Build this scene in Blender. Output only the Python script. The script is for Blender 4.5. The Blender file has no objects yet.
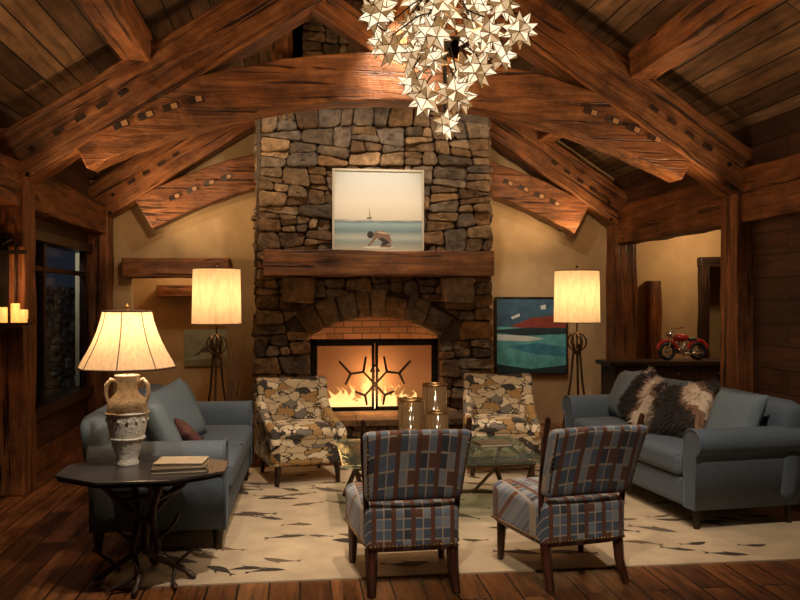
import bpy, bmesh, math, random
from mathutils import Vector, Matrix, noise
random.seed(7)
R=random.random
def U(a,b): return a+(b-a)*random.random()
scene=bpy.context.scene
COL=scene.collection
scene.view_settings.view_transform='Standard'
scene.view_settings.look='None'

# ------------------------------------------------------------------ materials
def newmat(name):
    m=bpy.data.materials.new(name); m.use_nodes=True
    nt=m.node_tree; b=nt.nodes['Principled BSDF']
    return m,nt,b
def ramp(nt,stops,interp='LINEAR'):
    r=nt.nodes.new('ShaderNodeValToRGB'); cr=r.color_ramp; cr.interpolation=interp
    while len(cr.elements)<len(stops): cr.elements.new(0.5)
    for e,(p,c) in zip(cr.elements,stops):
        e.position=p; e.color=(c[0],c[1],c[2],1)
    return r
def L(nt,a,b): nt.links.new(a,b)
def mixc(nt,mode,fac,a,b):
    n=nt.nodes.new('ShaderNodeMix'); n.data_type='RGBA'; n.blend_type=mode
    if isinstance(fac,float): n.inputs[0].default_value=fac
    else: L(nt,fac,n.inputs[0])
    for s,v in ((6,a),(7,b)):
        if isinstance(v,tuple): n.inputs[s].default_value=(v[0],v[1],v[2],1)
        else: L(nt,v,n.inputs[s])
    return n.outputs[2]
def bump(nt,b,h,strength,dist=0.02):
    n=nt.nodes.new('ShaderNodeBump'); n.inputs['Strength'].default_value=strength
    n.inputs['Distance'].default_value=dist
    L(nt,h,n.inputs['Height']); L(nt,n.outputs[0],b.inputs['Normal'])
def objcoord(nt,rnd=True,scale=(1,1,1)):
    tc=nt.nodes.new('ShaderNodeTexCoord'); mp=nt.nodes.new('ShaderNodeMapping')
    mp.inputs['Scale'].default_value=scale
    L(nt,tc.outputs['Object'],mp.inputs['Vector'])
    if rnd:
        oi=nt.nodes.new('ShaderNodeObjectInfo'); ml=nt.nodes.new('ShaderNodeMath'); ml.operation='MULTIPLY'
        ml.inputs[1].default_value=37.0; L(nt,oi.outputs['Random'],ml.inputs[0])
        cb=nt.nodes.new('ShaderNodeCombineXYZ')
        for i in range(3): L(nt,ml.outputs[0],cb.inputs[i])
        L(nt,cb.outputs[0],mp.inputs['Location'])
    return mp.outputs[0]
def noi(nt,vec,scale,detail=5,rough=0.6,dist=0.0):
    n=nt.nodes.new('ShaderNodeTexNoise'); n.inputs['Scale'].default_value=scale
    n.inputs['Detail'].default_value=detail; n.inputs['Roughness'].default_value=rough
    n.inputs['Distortion'].default_value=dist
    L(nt,vec,n.inputs['Vector']); return n.outputs['Fac']
def wood(name,dark,mid,light,axis=0,rough=0.5,bs=0.6,str_=9.0,along=0.9,spec=0.4):
    m,nt,b=newmat(name)
    sc=[str_]*3; sc[axis]=along
    v=objcoord(nt,True,tuple(sc))
    f=noi(nt,v,1.6,8,0.65,0.6)
    r=ramp(nt,[(0.28,dark),(0.5,mid),(0.72,light)]); L(nt,f,r.inputs[0])
    v2=objcoord(nt,True,(1,1,1)); f2=noi(nt,v2,3.0,5,0.7)
    r2=ramp(nt,[(0.3,(0.4,0.36,0.34)),(0.5,(0.92,0.9,0.87)),(0.7,(1.3,1.2,1.1))]); L(nt,f2,r2.inputs[0])
    c=mixc(nt,'MULTIPLY',1.0,r.outputs[0],r2.outputs[0])
    sc3=[str_*2.2]*3; sc3[axis]=along*0.8
    f3=noi(nt,objcoord(nt,True,tuple(sc3)),1.3,3,0.5,0.4)
    r3=ramp(nt,[(0.34,(0.18,0.15,0.13)),(0.40,(1,1,1))]); L(nt,f3,r3.inputs[0])
    c=mixc(nt,'MULTIPLY',1.0,c,r3.outputs[0])
    L(nt,c,b.inputs['Base Color'])
    b.inputs['Roughness'].default_value=rough; b.inputs['Specular IOR Level'].default_value=spec
    ad=nt.nodes.new('ShaderNodeMath'); L(nt,f,ad.inputs[0]); L(nt,r3.outputs[0],ad.inputs[1])
    ad2=nt.nodes.new('ShaderNodeMath'); ad2.operation='ADD'; L(nt,ad.outputs[0],ad2.inputs[0]); L(nt,f2,ad2.inputs[1])
    bump(nt,b,ad2.outputs[0],bs,0.015)
    return m
def planks(name,along,across,width,length,cols,gap,rough=0.5,bs=0.4,mort=0.006,spec=0.4):
    m,nt,b=newmat(name)
    tc=nt.nodes.new('ShaderNodeTexCoord'); sp=nt.nodes.new('ShaderNodeSeparateXYZ'); L(nt,tc.outputs['Object'],sp.inputs[0])
    cb=nt.nodes.new('ShaderNodeCombineXYZ'); L(nt,sp.outputs[along],cb.inputs[0]); L(nt,sp.outputs[across],cb.inputs[1])
    br=nt.nodes.new('ShaderNodeTexBrick'); L(nt,cb.outputs[0],br.inputs['Vector'])
    br.inputs['Scale'].default_value=1; br.inputs['Brick Width'].default_value=length; br.inputs['Row Height'].default_value=width
    br.inputs['Mortar Size'].default_value=mort; br.inputs['Mortar Smooth'].default_value=0.3
    br.inputs['Color1'].default_value=(0,0,0,1); br.inputs['Color2'].default_value=(1,1,1,1); br.inputs['Mortar'].default_value=(0.5,0.5,0.5,1)
    br.offset=0.37
    n=len(cols); r=ramp(nt,[(i/max(1,n-1),c) for i,c in enumerate(cols)]); L(nt,br.outputs['Color'],r.inputs[0])
    mp=nt.nodes.new('ShaderNodeMapping'); mp.inputs['Scale'].default_value=(1.2,14,14); L(nt,cb.outputs[0],mp.inputs['Vector'])
    ad=nt.nodes.new('ShaderNodeVectorMath'); ad.operation='ADD'; L(nt,mp.outputs[0],ad.inputs[0])
    sc2=nt.nodes.new('ShaderNodeVectorMath'); sc2.operation='SCALE'; sc2.inputs['Scale'].default_value=20; L(nt,br.outputs['Color'],sc2.inputs[0]); L(nt,sc2.outputs[0],ad.inputs[1])
    f=noi(nt,ad.outputs[0],1.3,7,0.65,0.5)
    r2=ramp(nt,[(0.3,(0.3,0.27,0.25)),(0.52,(0.95,0.95,0.95)),(0.75,(1.5,1.42,1.35))]); L(nt,f,r2.inputs[0])
    c=mixc(nt,'MULTIPLY',1.0,r.outputs[0],r2.outputs[0])
    f4=noi(nt,cb.outputs[0],1.1,4,0.6); r4=ramp(nt,[(0.35,(0.6,0.58,0.55)),(0.65,(1.2,1.2,1.2))]); L(nt,f4,r4.inputs[0]); c=mixc(nt,'MULTIPLY',1.0,c,r4.outputs[0])
    c=mixc(nt,'MIX',br.outputs['Fac'],c,gap)
    L(nt,c,b.inputs['Base Color']); b.inputs['Roughness'].default_value=rough; b.inputs['Specular IOR Level'].default_value=spec
    mm=nt.nodes.new('ShaderNodeMath'); mm.operation='SUBTRACT'; L(nt,f,mm.inputs[0]); L(nt,br.outputs['Fac'],mm.inputs[1])
    bump(nt,b,mm.outputs[0],bs,0.01)
    return m
def plain(name,c,rough=0.6,metal=0.0,var=0.0,scale=8,bs=0.0,em=None,es=0.0,spec=0.5):
    m,nt,b=newmat(name)
    b.inputs['Roughness'].default_value=rough; b.inputs['Metallic'].default_value=metal; b.inputs['Specular IOR Level'].default_value=spec
    v=objcoord(nt,False); f=noi(nt,v,scale,5)
    r=ramp(nt,[(0.3,tuple(x*(1-var) for x in c)),(0.7,tuple(min(1,x*(1+var)) for x in c))]); L(nt,f,r.inputs[0])
    L(nt,r.outputs[0],b.inputs['Base Color'])
    if bs>0: bump(nt,b,f,bs,0.01)
    if em: 
        b.inputs['Emission Color'].default_value=(*em,1); b.inputs['Emission Strength'].default_value=es
    return m
def stone(name,bs=0.8,tint=(1,1,1)):
    m,nt,b=newmat(name)
    at=nt.nodes.new('ShaderNodeAttribute'); at.attribute_name='Col'
    v=objcoord(nt,False); f=noi(nt,v,9,9,0.75,0.3); f2=noi(nt,v,3.0,4,0.6)
    r=ramp(nt,[(0.3,(0.36,0.33,0.31)),(0.52,(0.92,0.90,0.88)),(0.75,(1.7,1.6,1.4))]); L(nt,f,r.inputs[0])
    r2=ramp(nt,[(0.35,(0.75,0.72,0.70)),(0.65,(1.15,1.05,0.9))]); L(nt,f2,r2.inputs[0])
    c=mixc(nt,'MULTIPLY',1.0,at.outputs['Color'],r.outputs[0]); c=mixc(nt,'MULTIPLY',1.0,c,r2.outputs[0])
    c=mixc(nt,'MULTIPLY',1.0,c,tint)
    L(nt,c,b.inputs['Base Color']); b.inputs['Roughness'].default_value=0.85; b.inputs['Specular IOR Level'].default_value=0.25
    bump(nt,b,f,bs,0.06)
    return m
def brickmat(name,c1,c2,mort,bw,bh,a=0,c=2,rough=0.85):
    m,nt,b=newmat(name)
    tc=nt.nodes.new('ShaderNodeTexCoord'); sp=nt.nodes.new('ShaderNodeSeparateXYZ'); L(nt,tc.outputs['Object'],sp.inputs[0])
    ad=nt.nodes.new('ShaderNodeMath'); L(nt,sp.outputs[0],ad.inputs[0]); L(nt,sp.outputs[1],ad.inputs[1])
    cb=nt.nodes.new('ShaderNodeCombineXYZ'); L(nt,ad.outputs[0],cb.inputs[0]); L(nt,sp.outputs[2],cb.inputs[1])
    br=nt.nodes.new('ShaderNodeTexBrick'); L(nt,cb.outputs[0],br.inputs['Vector']); br.inputs['Scale'].default_value=1
    br.inputs['Brick Width'].default_value=bw; br.inputs['Row Height'].default_value=bh; br.inputs['Mortar Size'].default_value=0.007
    br.inputs['Color1'].default_value=(*c1,1); br.inputs['Color2'].default_value=(*c2,1); br.inputs['Mortar'].default_value=(*mort,1)
    L(nt,br.outputs['Color'],b.inputs['Base Color']); b.inputs['Roughness'].default_value=rough
    bump(nt,b,br.outputs['Fac'],-0.5,0.01)
    return m
def fabric_plaid():
    m,nt,b=newmat('plaid_fabric')
    tc=nt.nodes.new('ShaderNodeTexCoord'); sp=nt.nodes.new('ShaderNodeSeparateXYZ'); L(nt,tc.outputs['Object'],sp.inputs[0])
    ad=nt.nodes.new('ShaderNodeMath'); L(nt,sp.outputs[1],ad.inputs[0]); L(nt,sp.outputs[2],ad.inputs[1])
    cb=nt.nodes.new('ShaderNodeCombineXYZ'); L(nt,sp.outputs[0],cb.inputs[0]); L(nt,ad.outputs[0],cb.inputs[1])
    br=nt.nodes.new('ShaderNodeTexBrick'); L(nt,cb.outputs[0],br.inputs['Vector']); br.inputs['Scale'].default_value=1
    br.inputs['Brick Width'].default_value=0.054; br.inputs['Row Height'].default_value=0.058; br.inputs['Mortar Size'].default_value=0.004; br.offset=0.0
    br.inputs['Color1'].default_value=(0,0,0,1); br.inputs['Color2'].default_value=(1,1,1,1); br.inputs['Mortar'].default_value=(0.5,0.5,0.5,1)
    r=ramp(nt,[(0,(0.10,0.14,0.20)),(0.25,(0.24,0.30,0.38)),(0.45,(0.06,0.075,0.10)),(0.56,(0.33,0.38,0.43)),(0.70,(0.19,0.085,0.055)),(0.85,(0.15,0.20,0.28))],'CONSTANT')
    L(nt,br.outputs['Color'],r.inputs[0])
    c=mixc(nt,'MIX',br.outputs['Fac'],r.outputs[0],(0.52,0.44,0.35))
    w=nt.nodes.new('ShaderNodeMath'); w.operation='PINGPONG'; w.inputs[1].default_value=0.054; L(nt,sp.outputs[0],w.inputs[0])
    lt=nt.nodes.new('ShaderNodeMath'); lt.operation='LESS_THAN'; lt.inputs[1].default_value=0.0125; L(nt,w.outputs[0],lt.inputs[0])
    c=mixc(nt,'MIX',lt.outputs[0],c,(0.17,0.07,0.045))
    L(nt,c,b.inputs['Base Color']); b.inputs['Roughness'].default_value=0.8; b.inputs['Sheen Weight'].default_value=0.2
    v=objcoord(nt,False); f=noi(nt,v,300,2); bump(nt,b,f,0.3,0.003)
    return m
def fabric_leaf():
    m,nt,b=newmat('leaf_print_fabric')
    v=objcoord(nt,False,(0.8,0.8,1.5)); wv=nt.nodes.new('ShaderNodeTexNoise'); wv.inputs['Scale'].default_value=8; L(nt,v,wv.inputs['Vector'])
    ad=nt.nodes.new('ShaderNodeVectorMath'); ad.operation='MULTIPLY_ADD'; ad.inputs[1].default_value=(0.2,0.2,0.2); L(nt,wv.outputs['Color'],ad.inputs[0]); L(nt,v,ad.inputs[2])
    vo=nt.nodes.new('ShaderNodeTexVoronoi'); vo.inputs['Scale'].default_value=9.5; L(nt,ad.outputs[0],vo.inputs['Vector'])
    sp=nt.nodes.new('ShaderNodeSeparateColor'); L(nt,vo.outputs['Color'],sp.inputs[0])
    r=ramp(nt,[(0,(0.56,0.44,0.27)),(0.25,(0.36,0.21,0.07)),(0.40,(0.68,0.56,0.38)),(0.6,(0.19,0.16,0.13)),(0.70,(0.44,0.32,0.18)),(0.84,(0.04,0.032,0.028))],'CONSTANT')
    L(nt,sp.outputs[0],r.inputs[0])
    v2=nt.nodes.new('ShaderNodeTexVoronoi'); v2.feature='DISTANCE_TO_EDGE'; v2.inputs['Scale'].default_value=9.5; L(nt,ad.outputs[0],v2.inputs['Vector'])
    lt=nt.nodes.new('ShaderNodeMath'); lt.operation='LESS_THAN'; lt.inputs[1].default_value=0.035; L(nt,v2.outputs['Distance'],lt.inputs[0])
    c=mixc(nt,'MIX',lt.outputs[0],r.outputs[0],(0.05,0.038,0.028))
    L(nt,c,b.inputs['Base Color']); b.inputs['Roughness'].default_value=0.8
    return m
def vcol(name,rough=0.8,sheen=0.0):
    m,nt,b=newmat(name); at=nt.nodes.new('ShaderNodeAttribute'); at.attribute_name='Col'
    L(nt,at.outputs['Color'],b.inputs['Base Color']); b.inputs['Roughness'].default_value=rough; b.inputs['Sheen Weight'].default_value=sheen
    return m
def shade_mat(name,col,em,es,st=60):
    m,nt,b=newmat(name); nt.nodes.remove(b)
    out=nt.nodes['Material Output']
    d=nt.nodes.new('ShaderNodeBsdfDiffuse'); t=nt.nodes.new('ShaderNodeBsdfTranslucent'); e=nt.nodes.new('ShaderNodeEmission')
    v=objcoord(nt,False,(1,1,0.3)); f=noi(nt,v,st,3)
    rc=ramp(nt,[(0.35,tuple(x*0.8 for x in col)),(0.65,col)]); L(nt,f,rc.inputs[0]); L(nt,rc.outputs[0],d.inputs[0]); L(nt,rc.outputs[0],t.inputs[0])
    r=ramp(nt,[(0.3,tuple(x*0.8 for x in em)),(0.7,em)]); L(nt,f,r.inputs[0]); L(nt,r.outputs[0],e.inputs[0])
    e.inputs[1].default_value=es
    mx=nt.nodes.new('ShaderNodeMixShader'); mx.inputs[0].default_value=0.5; L(nt,d.outputs[0],mx.inputs[1]); L(nt,t.outputs[0],mx.inputs[2])
    a=nt.nodes.new('ShaderNodeAddShader'); L(nt,mx.outputs[0],a.inputs[0]); L(nt,e.outputs[0],a.inputs[1]); L(nt,a.outputs[0],out.inputs[0])
    return m
def emis(name,c1,c2,s,zr=None,scale=10):
    m,nt,b=newmat(name); nt.nodes.remove(b); out=nt.nodes['Material Output']; e=nt.nodes.new('ShaderNodeEmission'); e.inputs[1].default_value=s
    tc=nt.nodes.new('ShaderNodeTexCoord')
    if zr:
        sp=nt.nodes.new('ShaderNodeSeparateXYZ'); L(nt,tc.outputs['Object'],sp.inputs[0]); mr=nt.nodes.new('ShaderNodeMapRange')
        mr.inputs[1].default_value=zr[0]; mr.inputs[2].default_value=zr[1]; L(nt,sp.outputs[2],mr.inputs[0]); f=mr.outputs[0]
    else: f=noi(nt,tc.outputs['Object'],scale,2)
    r=ramp(nt,[(0.3 if not zr else 0.0,c1),(0.7 if not zr else 1.0,c2)]); L(nt,f,r.inputs[0]); L(nt,r.outputs[0],e.inputs[0]); L(nt,e.outputs[0],out.inputs[0])
    return m
def glassmat(name,tint=(0.9,0.95,0.95),rough=0.02,alpha=0.3,diff=None,dfac=0.0):
    m,nt,b=newmat(name); nt.nodes.remove(b); out=nt.nodes['Material Output']
    g=nt.nodes.new('ShaderNodeBsdfGlossy'); g.inputs['Roughness'].default_value=rough; t=nt.nodes.new('ShaderNodeBsdfTransparent'); t.inputs[0].default_value=(*tint,1)
    mx=nt.nodes.new('ShaderNodeMixShader'); mx.inputs[0].default_value=alpha*0.3
    L(nt,t.outputs[0],mx.inputs[1]); L(nt,g.outputs[0],mx.inputs[2])
    o=mx.outputs[0]
    if diff:
        d=nt.nodes.new('ShaderNodeBsdfTranslucent'); d.inputs[0].default_value=(*diff,1); d2=nt.nodes.new('ShaderNodeBsdfDiffuse'); d2.inputs[0].default_value=(*diff,1)
        m0=nt.nodes.new('ShaderNodeMixShader'); L(nt,d.outputs[0],m0.inputs[1]); L(nt,d2.outputs[0],m0.inputs[2])
        m2=nt.nodes.new('ShaderNodeMixShader'); m2.inputs[0].default_value=dfac; L(nt,o,m2.inputs[1]); L(nt,m0.outputs[0],m2.inputs[2]); o=m2.outputs[0]
    L(nt,o,out.inputs[0])
    return m

M_beam=wood('timber_wood',(0.055,0.018,0.007),(0.20,0.073,0.024),(0.38,0.165,0.06),rough=0.48,bs=1.0)
M_dark=wood('dark_wood',(0.012,0.006,0.004),(0.035,0.016,0.009),(0.07,0.03,0.016),rough=0.4,bs=0.3)
M_floor=planks('floor_planks',1,0,0.17,2.1,[(0.08,0.028,0.010),(0.28,0.11,0.04),(0.16,0.058,0.02),(0.38,0.17,0.065)],(0.006,0.003,0.002),rough=0.27,bs=0.35,spec=0.5)
M_ceil=planks('ceiling_planks',1,0,0.16,2.6,[(0.08,0.042,0.022),(0.25,0.14,0.07),(0.13,0.068,0.034),(0.31,0.18,0.095),(0.19,0.125,0.08)],(0.008,0.004,0.002),rough=0.7,bs=0.6)
M_wallwood=planks('wall_wood_planks',1,2,0.2,2.4,[(0.04,0.017,0.008),(0.10,0.042,0.019),(0.065,0.026,0.012)],(0.006,0.003,0.002),rough=0.6)
M_plaster=plain('tan_plaster',(0.50,0.35,0.185),0.85,var=0.14,scale=3,bs=0.15)
M_stone=stone('fieldstone',1.0)
M_mortar=plain('mortar',(0.07,0.05,0.035),0.95,var=0.3,scale=20,bs=0.5)
M_fbrick=brickmat('fire_brick',(0.24,0.13,0.08),(0.16,0.085,0.05),(0.07,0.045,0.03),0.22,0.075)
M_iron=plain('black_iron',(0.02,0.018,0.016),0.45,0.7,0.3,30,0.2)
M_brass=plain('aged_brass',(0.28,0.17,0.07),0.4,0.9,0.2,30)
M_bronze=plain('dark_bronze',(0.09,0.055,0.03),0.45,0.8,0.3,30)
M_blue=plain('slate_blue_upholstery',(0.098,0.132,0.175),0.85,var=0.14,scale=60,bs=0.15)
M_blue2=plain('slate_blue_pillow',(0.15,0.20,0.245),0.85,var=0.12,scale=50,bs=0.15)
M_red=plain('rust_pillow',(0.13,0.05,0.045),0.8,var=0.3,scale=25)
M_plaid=fabric_plaid(); M_leaf=fabric_leaf()
M_nail=plain('brass_nailhead',(0.35,0.22,0.10),0.35,0.9)
M_rug=plain('rug_wool',(0.54,0.43,0.29),0.95,var=0.17,scale=4,bs=0.2)
M_fish=vcol('rug_motif',0.95)
M_fur=vcol('fur',0.75,0.3)
M_glass=glassmat('clear_glass',alpha=0.2); M_gtop=glassmat('table_glass',(0.72,0.84,0.80),0.02,0.8,(0.25,0.33,0.30),0.12)
M_candle=plain('candle_wax',(0.85,0.7,0.45),0.5,em=(1,0.55,0.18),es=0.5)
M_shade=shade_mat('linen_lampshade',(0.68,0.50,0.31),(1.0,0.64,0.30),0.32,25)
M_bell=shade_mat('parchment_lampshade',(0.68,0.49,0.31),(1.0,0.62,0.30),0.30)
M_trim=plain('shade_trim',(0.10,0.045,0.02),0.8)
M_tabletop=plain('slate_top',(0.045,0.042,0.042),0.26,var=0.3,scale=6,bs=0.1)
M_branch=plain('branch_iron',(0.06,0.04,0.03),0.5,0.4,0.4,25,0.6)

# ------------------------------------------------------------------ geometry accumulator
class Geo:
    def __init__(s): s.v=[];s.f=[];s.mi=[];s.sm=[];s.c=[]
    def add(s,vs,fs,mi=0,smooth=False,M=None,col=None):
        o=len(s.v)
        for p in vs:
            p=Vector(p); s.v.append(M@p if M else p)
        for f in fs:
            s.f.append([i+o for i in f]); s.mi.append(mi); s.sm.append(smooth); s.c.append(col or (1,1,1))
    def box(s,x0,x1,y0,y1,z0,z1,mi=0,M=None,col=None):
        vs=[(x,y,z) for x in (x0,x1) for y in (y0,y1) for z in (z0,z1)]
        s.add(vs,[(0,1,3,2),(4,6,7,5),(0,4,5,1),(2,3,7,6),(0,2,6,4),(1,5,7,3)],mi,False,M,col)
    def prism(s,poly,y0,y1,mi=0,M=None,smooth=False,col=None): # poly in xz
        n=len(poly); vs=[(p[0],y0,p[1]) for p in poly]+[(p[0],y1,p[1]) for p in poly]
        s.add(vs,[tuple(range(n)),tuple(range(2*n-1,n-1,-1))],mi,False,M,col)
        s.add(vs,[(i,i+n,(i+1)%n+n,(i+1)%n) for i in range(n)],mi,smooth,M,col)
    def tube(s,pts,rad,mi=0,seg=8,smooth=True,M=None,col=None,closed=False):
        pts=[Vector(p) for p in pts]; n=len(pts)
        if not hasattr(rad,'__len__'): rad=[rad]*n
        vs=[];fs=[]
        t0=(pts[1]-pts[0]).normalized(); a=Vector((0,0,1)) if abs(t0.z)<0.9 else Vector((1,0,0))
        nrm=t0.cross(a).normalized()
        for i,p in enumerate(pts):
            if closed: t=(pts[(i+1)%n]-pts[i-1])
            else: t=(pts[min(i+1,n-1)]-pts[max(i-1,0)])
            if t.length<1e-9: t=t0
            t.normalize(); nrm=(nrm-t*nrm.dot(t))
            if nrm.length<1e-6: nrm=t.orthogonal()
            nrm.normalize(); bi=t.cross(nrm)
            for k in range(seg):
                an=2*math.pi*k/seg; vs.append(p+(nrm*math.cos(an)+bi*math.sin(an))*rad[i])
        m=n if closed else n-1
        for i in range(m):
            for k in range(seg):
                j=(i+1)%n
                fs.append((i*seg+k,i*seg+(k+1)%seg,j*seg+(k+1)%seg,j*seg+k))
        s.add(vs,fs,mi,smooth,M,col)
        if not closed:
            s.add(vs,[tuple(reversed(range(seg))),tuple(range((n-1)*seg,n*seg))],mi,False,M,col)
    def lathe(s,prof,mi=0,seg=28,M=None,smooth=True,c=(0,0,0),caps=True,wob=None):
        vs=[];fs=[];n=len(prof)
        for (r,z) in prof:
            for k in range(seg):
                an=2*math.pi*k/seg; rr=r*(wob(an,z) if wob else 1)
                vs.append((c[0]+rr*math.cos(an),c[1]+rr*math.sin(an),c[2]+z))
        for i in range(n-1):
            for k in range(seg): fs.append((i*seg+k,i*seg+(k+1)%seg,(i+1)*seg+(k+1)%seg,(i+1)*seg+k))
        s.add(vs,fs,mi,smooth,M)
        if caps: s.add(vs,[tuple(reversed(range(seg))),tuple(range((n-1)*seg,n*seg))],mi,False,M)
    def ball(s,c,r,mi=0,seg=10,M=None,sc=(1,1,1),col=None):
        vs=[];fs=[];rg=max(4,seg//2)
        for i in range(rg+1):
            th=math.pi*i/rg
            for k in range(seg):
                an=2*math.pi*k/seg
                vs.append((c[0]+r*sc[0]*math.sin(th)*math.cos(an),c[1]+r*sc[1]*math.sin(th)*math.sin(an),c[2]+r*sc[2]*math.cos(th)))
        for i in range(rg):
            for k in range(seg): fs.append((i*seg+k,(i+1)*seg+k,(i+1)*seg+(k+1)%seg,i*seg+(k+1)%seg))
        s.add(vs,fs,mi,True,M,col)
    def rbox(s,c,size,r,mi=0,n=8,puff=0.0,M=None,fn=None,pillow=False,colf=None):
        bm=bmesh.new(); bmesh.ops.create_cube(bm,size=1.0); bmesh.ops.subdivide_edges(bm,edges=bm.edges[:],cuts=n,use_grid_fill=True)
        sx,sy,sz=size; h=Vector((sx/2,sy/2,sz/2)); inn=Vector((max(h.x-r,0),max(h.y-r,0),max(h.z-r,0))); vs=[]
        for v in bm.verts:
            a,b2,cc=v.co*2
            if pillow:
                t=math.sqrt(max(0,(1-a**4)*(1-b2**4)))
                k=1-0.06*(1-a*a)-0.0; k2=1-0.06*(1-b2*b2)
                p=Vector((a*h.x*k2,b2*h.y*k,cc*h.z*(0.08+0.92*t)))
            else:
                p=Vector((math.copysign(abs(a)**0.75,a)*h.x,math.copysign(abs(b2)**0.75,b2)*h.y,math.copysign(abs(cc)**0.75,cc)*h.z))
                q=Vector([max(-inn[i],min(inn[i],p[i])) for i in range(3)]); d=p-q
                if d.length>1e-9: p=q+d.normalized()*r
                p.z+=cc*puff*math.cos(a*math.pi/2)*math.cos(b2*math.pi/2)
            if fn: p=fn(p)
            vs.append(p+Vector(c))
        bm.verts.index_update(); fs=[[v.index for v in f.verts] for f in bm.faces]; bm.free()
        if colf:
            for f in fs: 
                cc=sum((vs[i] for i in f),Vector())/len(f); s.add([vs[i] for i in f],[tuple(range(len(f)))],mi,True,M,colf(cc))
        else: s.add(vs,fs,mi,True,M)
    def build(s,name,mats,loc=(0,0,0),rz=0,bevel=0,parent=None,rot=None):
        me=bpy.data.meshes.new(name); me.from_pydata([tuple(p) for p in s.v],[],s.f)
        for m in mats: me.materials.append(m)
        me.polygons.foreach_set('material_index',s.mi); me.polygons.foreach_set('use_smooth',s.sm)
        if any(c!=(1,1,1) for c in s.c):
            at=me.color_attributes.new('Col','FLOAT_COLOR','CORNER'); d=[]
            for c,f in zip(s.c,s.f):
                for _ in f: d+=[c[0],c[1],c[2],1]
            at.data.foreach_set('color',d)
        bm=bmesh.new(); bm.from_mesh(me); bmesh.ops.recalc_face_normals(bm,faces=bm.faces[:]); bm.to_mesh(me); bm.free()
        me.update(); o=bpy.data.objects.new(name,me); COL.objects.link(o)
        o.location=loc; o.rotation_euler=rot if rot else (0,0,rz)
        if parent: o.parent=parent
        if bevel:
            b=o.modifiers.new('bevel','BEVEL'); b.width=bevel; b.segments=2; b.limit_method='ANGLE'
        return o
def empty(name,loc=(0,0,0),rz=0):
    e=bpy.data.objects.new(name,None); e.location=loc; e.rotation_euler=(0,0,rz); e.empty_display_size=0.1; COL.objects.link(e); return e
def beam(name,p1,p2,w,h,mat=None,parent=None,rough=0.009,bev=0.014):
    p1=Vector(p1);p2=Vector(p2); d=p2-p1; ln=d.length; x=d.normalized()
    up=Vector((0,0,1)) if abs(x.z)<0.95 else Vector((0,1,0))
    y=up.cross(x).normalized(); z=x.cross(y)
    n=max(2,int(ln/0.22)); vs=[];fs=[]
    for i in range(n+1):
        xx=-ln/2+ln*i/n
        for (a,b) in ((-1,-1),(1,-1),(1,1),(-1,1)):
            vs.append((xx,a*w/2+U(-rough,rough),b*h/2+U(-rough,rough)))
    for i in range(n):
        for k in range(4): fs.append((i*4+k,i*4+(k+1)%4,(i+1)*4+(k+1)%4,(i+1)*4+k))
    fs+= [(3,2,1,0),(n*4,n*4+1,n*4+2,n*4+3)]
    g=Geo(); g.add(vs,fs); o=g.build(name,[mat or M_beam],bevel=bev,parent=parent)
    Mx=Matrix((x,y,z)).transposed().to_4x4(); Mx.translation=(p1+p2)/2
    o.matrix_local=Mx
    return o

# ------------------------------------------------------------------ stone polygons
def clip(poly,nx,nz,d):
    out=[];n=len(poly)
    for i in range(n):
        a=poly[i];b=poly[(i+1)%n]; da=a[0]*nx+a[1]*nz-d; db=b[0]*nx+b[1]*nz-d
        if da<=0: out.append(a)
        if da*db<0:
            t=da/(da-db); out.append((a[0]+(b[0]-a[0])*t,a[1]+(b[1]-a[1])*t))
    return out
def area(p): return 0.5*sum(p[i][0]*p[(i+1)%len(p)][1]-p[(i+1)%len(p)][0]*p[i][1] for i in range(len(p)))
def cen(p): return (sum(a[0] for a in p)/len(p),sum(a[1] for a in p)/len(p))
def split(poly,amin,amax,out):
    A=abs(area(poly))
    if A<U(amin,amax): out.append(poly); return
    xs=[p[0] for p in poly]; zs=[p[1] for p in poly]; w=max(xs)-min(xs); h=max(zs)-min(zs)
    t=U(0.34,0.66)
    if w>h*U(1.3,2.2): an=U(-0.3,0.3); nx,nz=math.cos(an),math.sin(an); px=min(xs)+w*t; pz=(min(zs)+max(zs))/2
    else: an=math.pi/2+U(-0.16,0.16); nx,nz=math.cos(an),math.sin(an); px=(min(xs)+max(xs))/2; pz=min(zs)+h*t
    d=px*nx+pz*nz
    a=clip(poly,nx,nz,d); b=clip(poly,-nx,-nz,-d)
    for q in (a,b):
        if len(q)>=3 and abs(area(q))>1e-4: split(q,amin,amax,out)
def inset(poly,g):
    if area(poly)<0: poly=poly[::-1]
    res=poly
    n=len(poly)
    for i in range(n):
        a=poly[i];b=poly[(i+1)%n]; ex,ez=b[0]-a[0],b[1]-a[1]; l=math.hypot(ex,ez)
        if l<1e-6: continue
        nx,nz=ez/l,-ex/l
        res=clip(res,nx,nz,a[0]*nx+a[1]*nz-g)
        if len(res)<3: return None
    return res
STC=[(0.30,0.21,0.13),(0.24,0.17,0.11),(0.36,0.26,0.16),(0.16,0.13,0.10),(0.27,0.22,0.17),(0.31,0.20,0.11),(0.21,0.18,0.155),(0.40,0.30,0.20),(0.20,0.13,0.08)]
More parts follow.
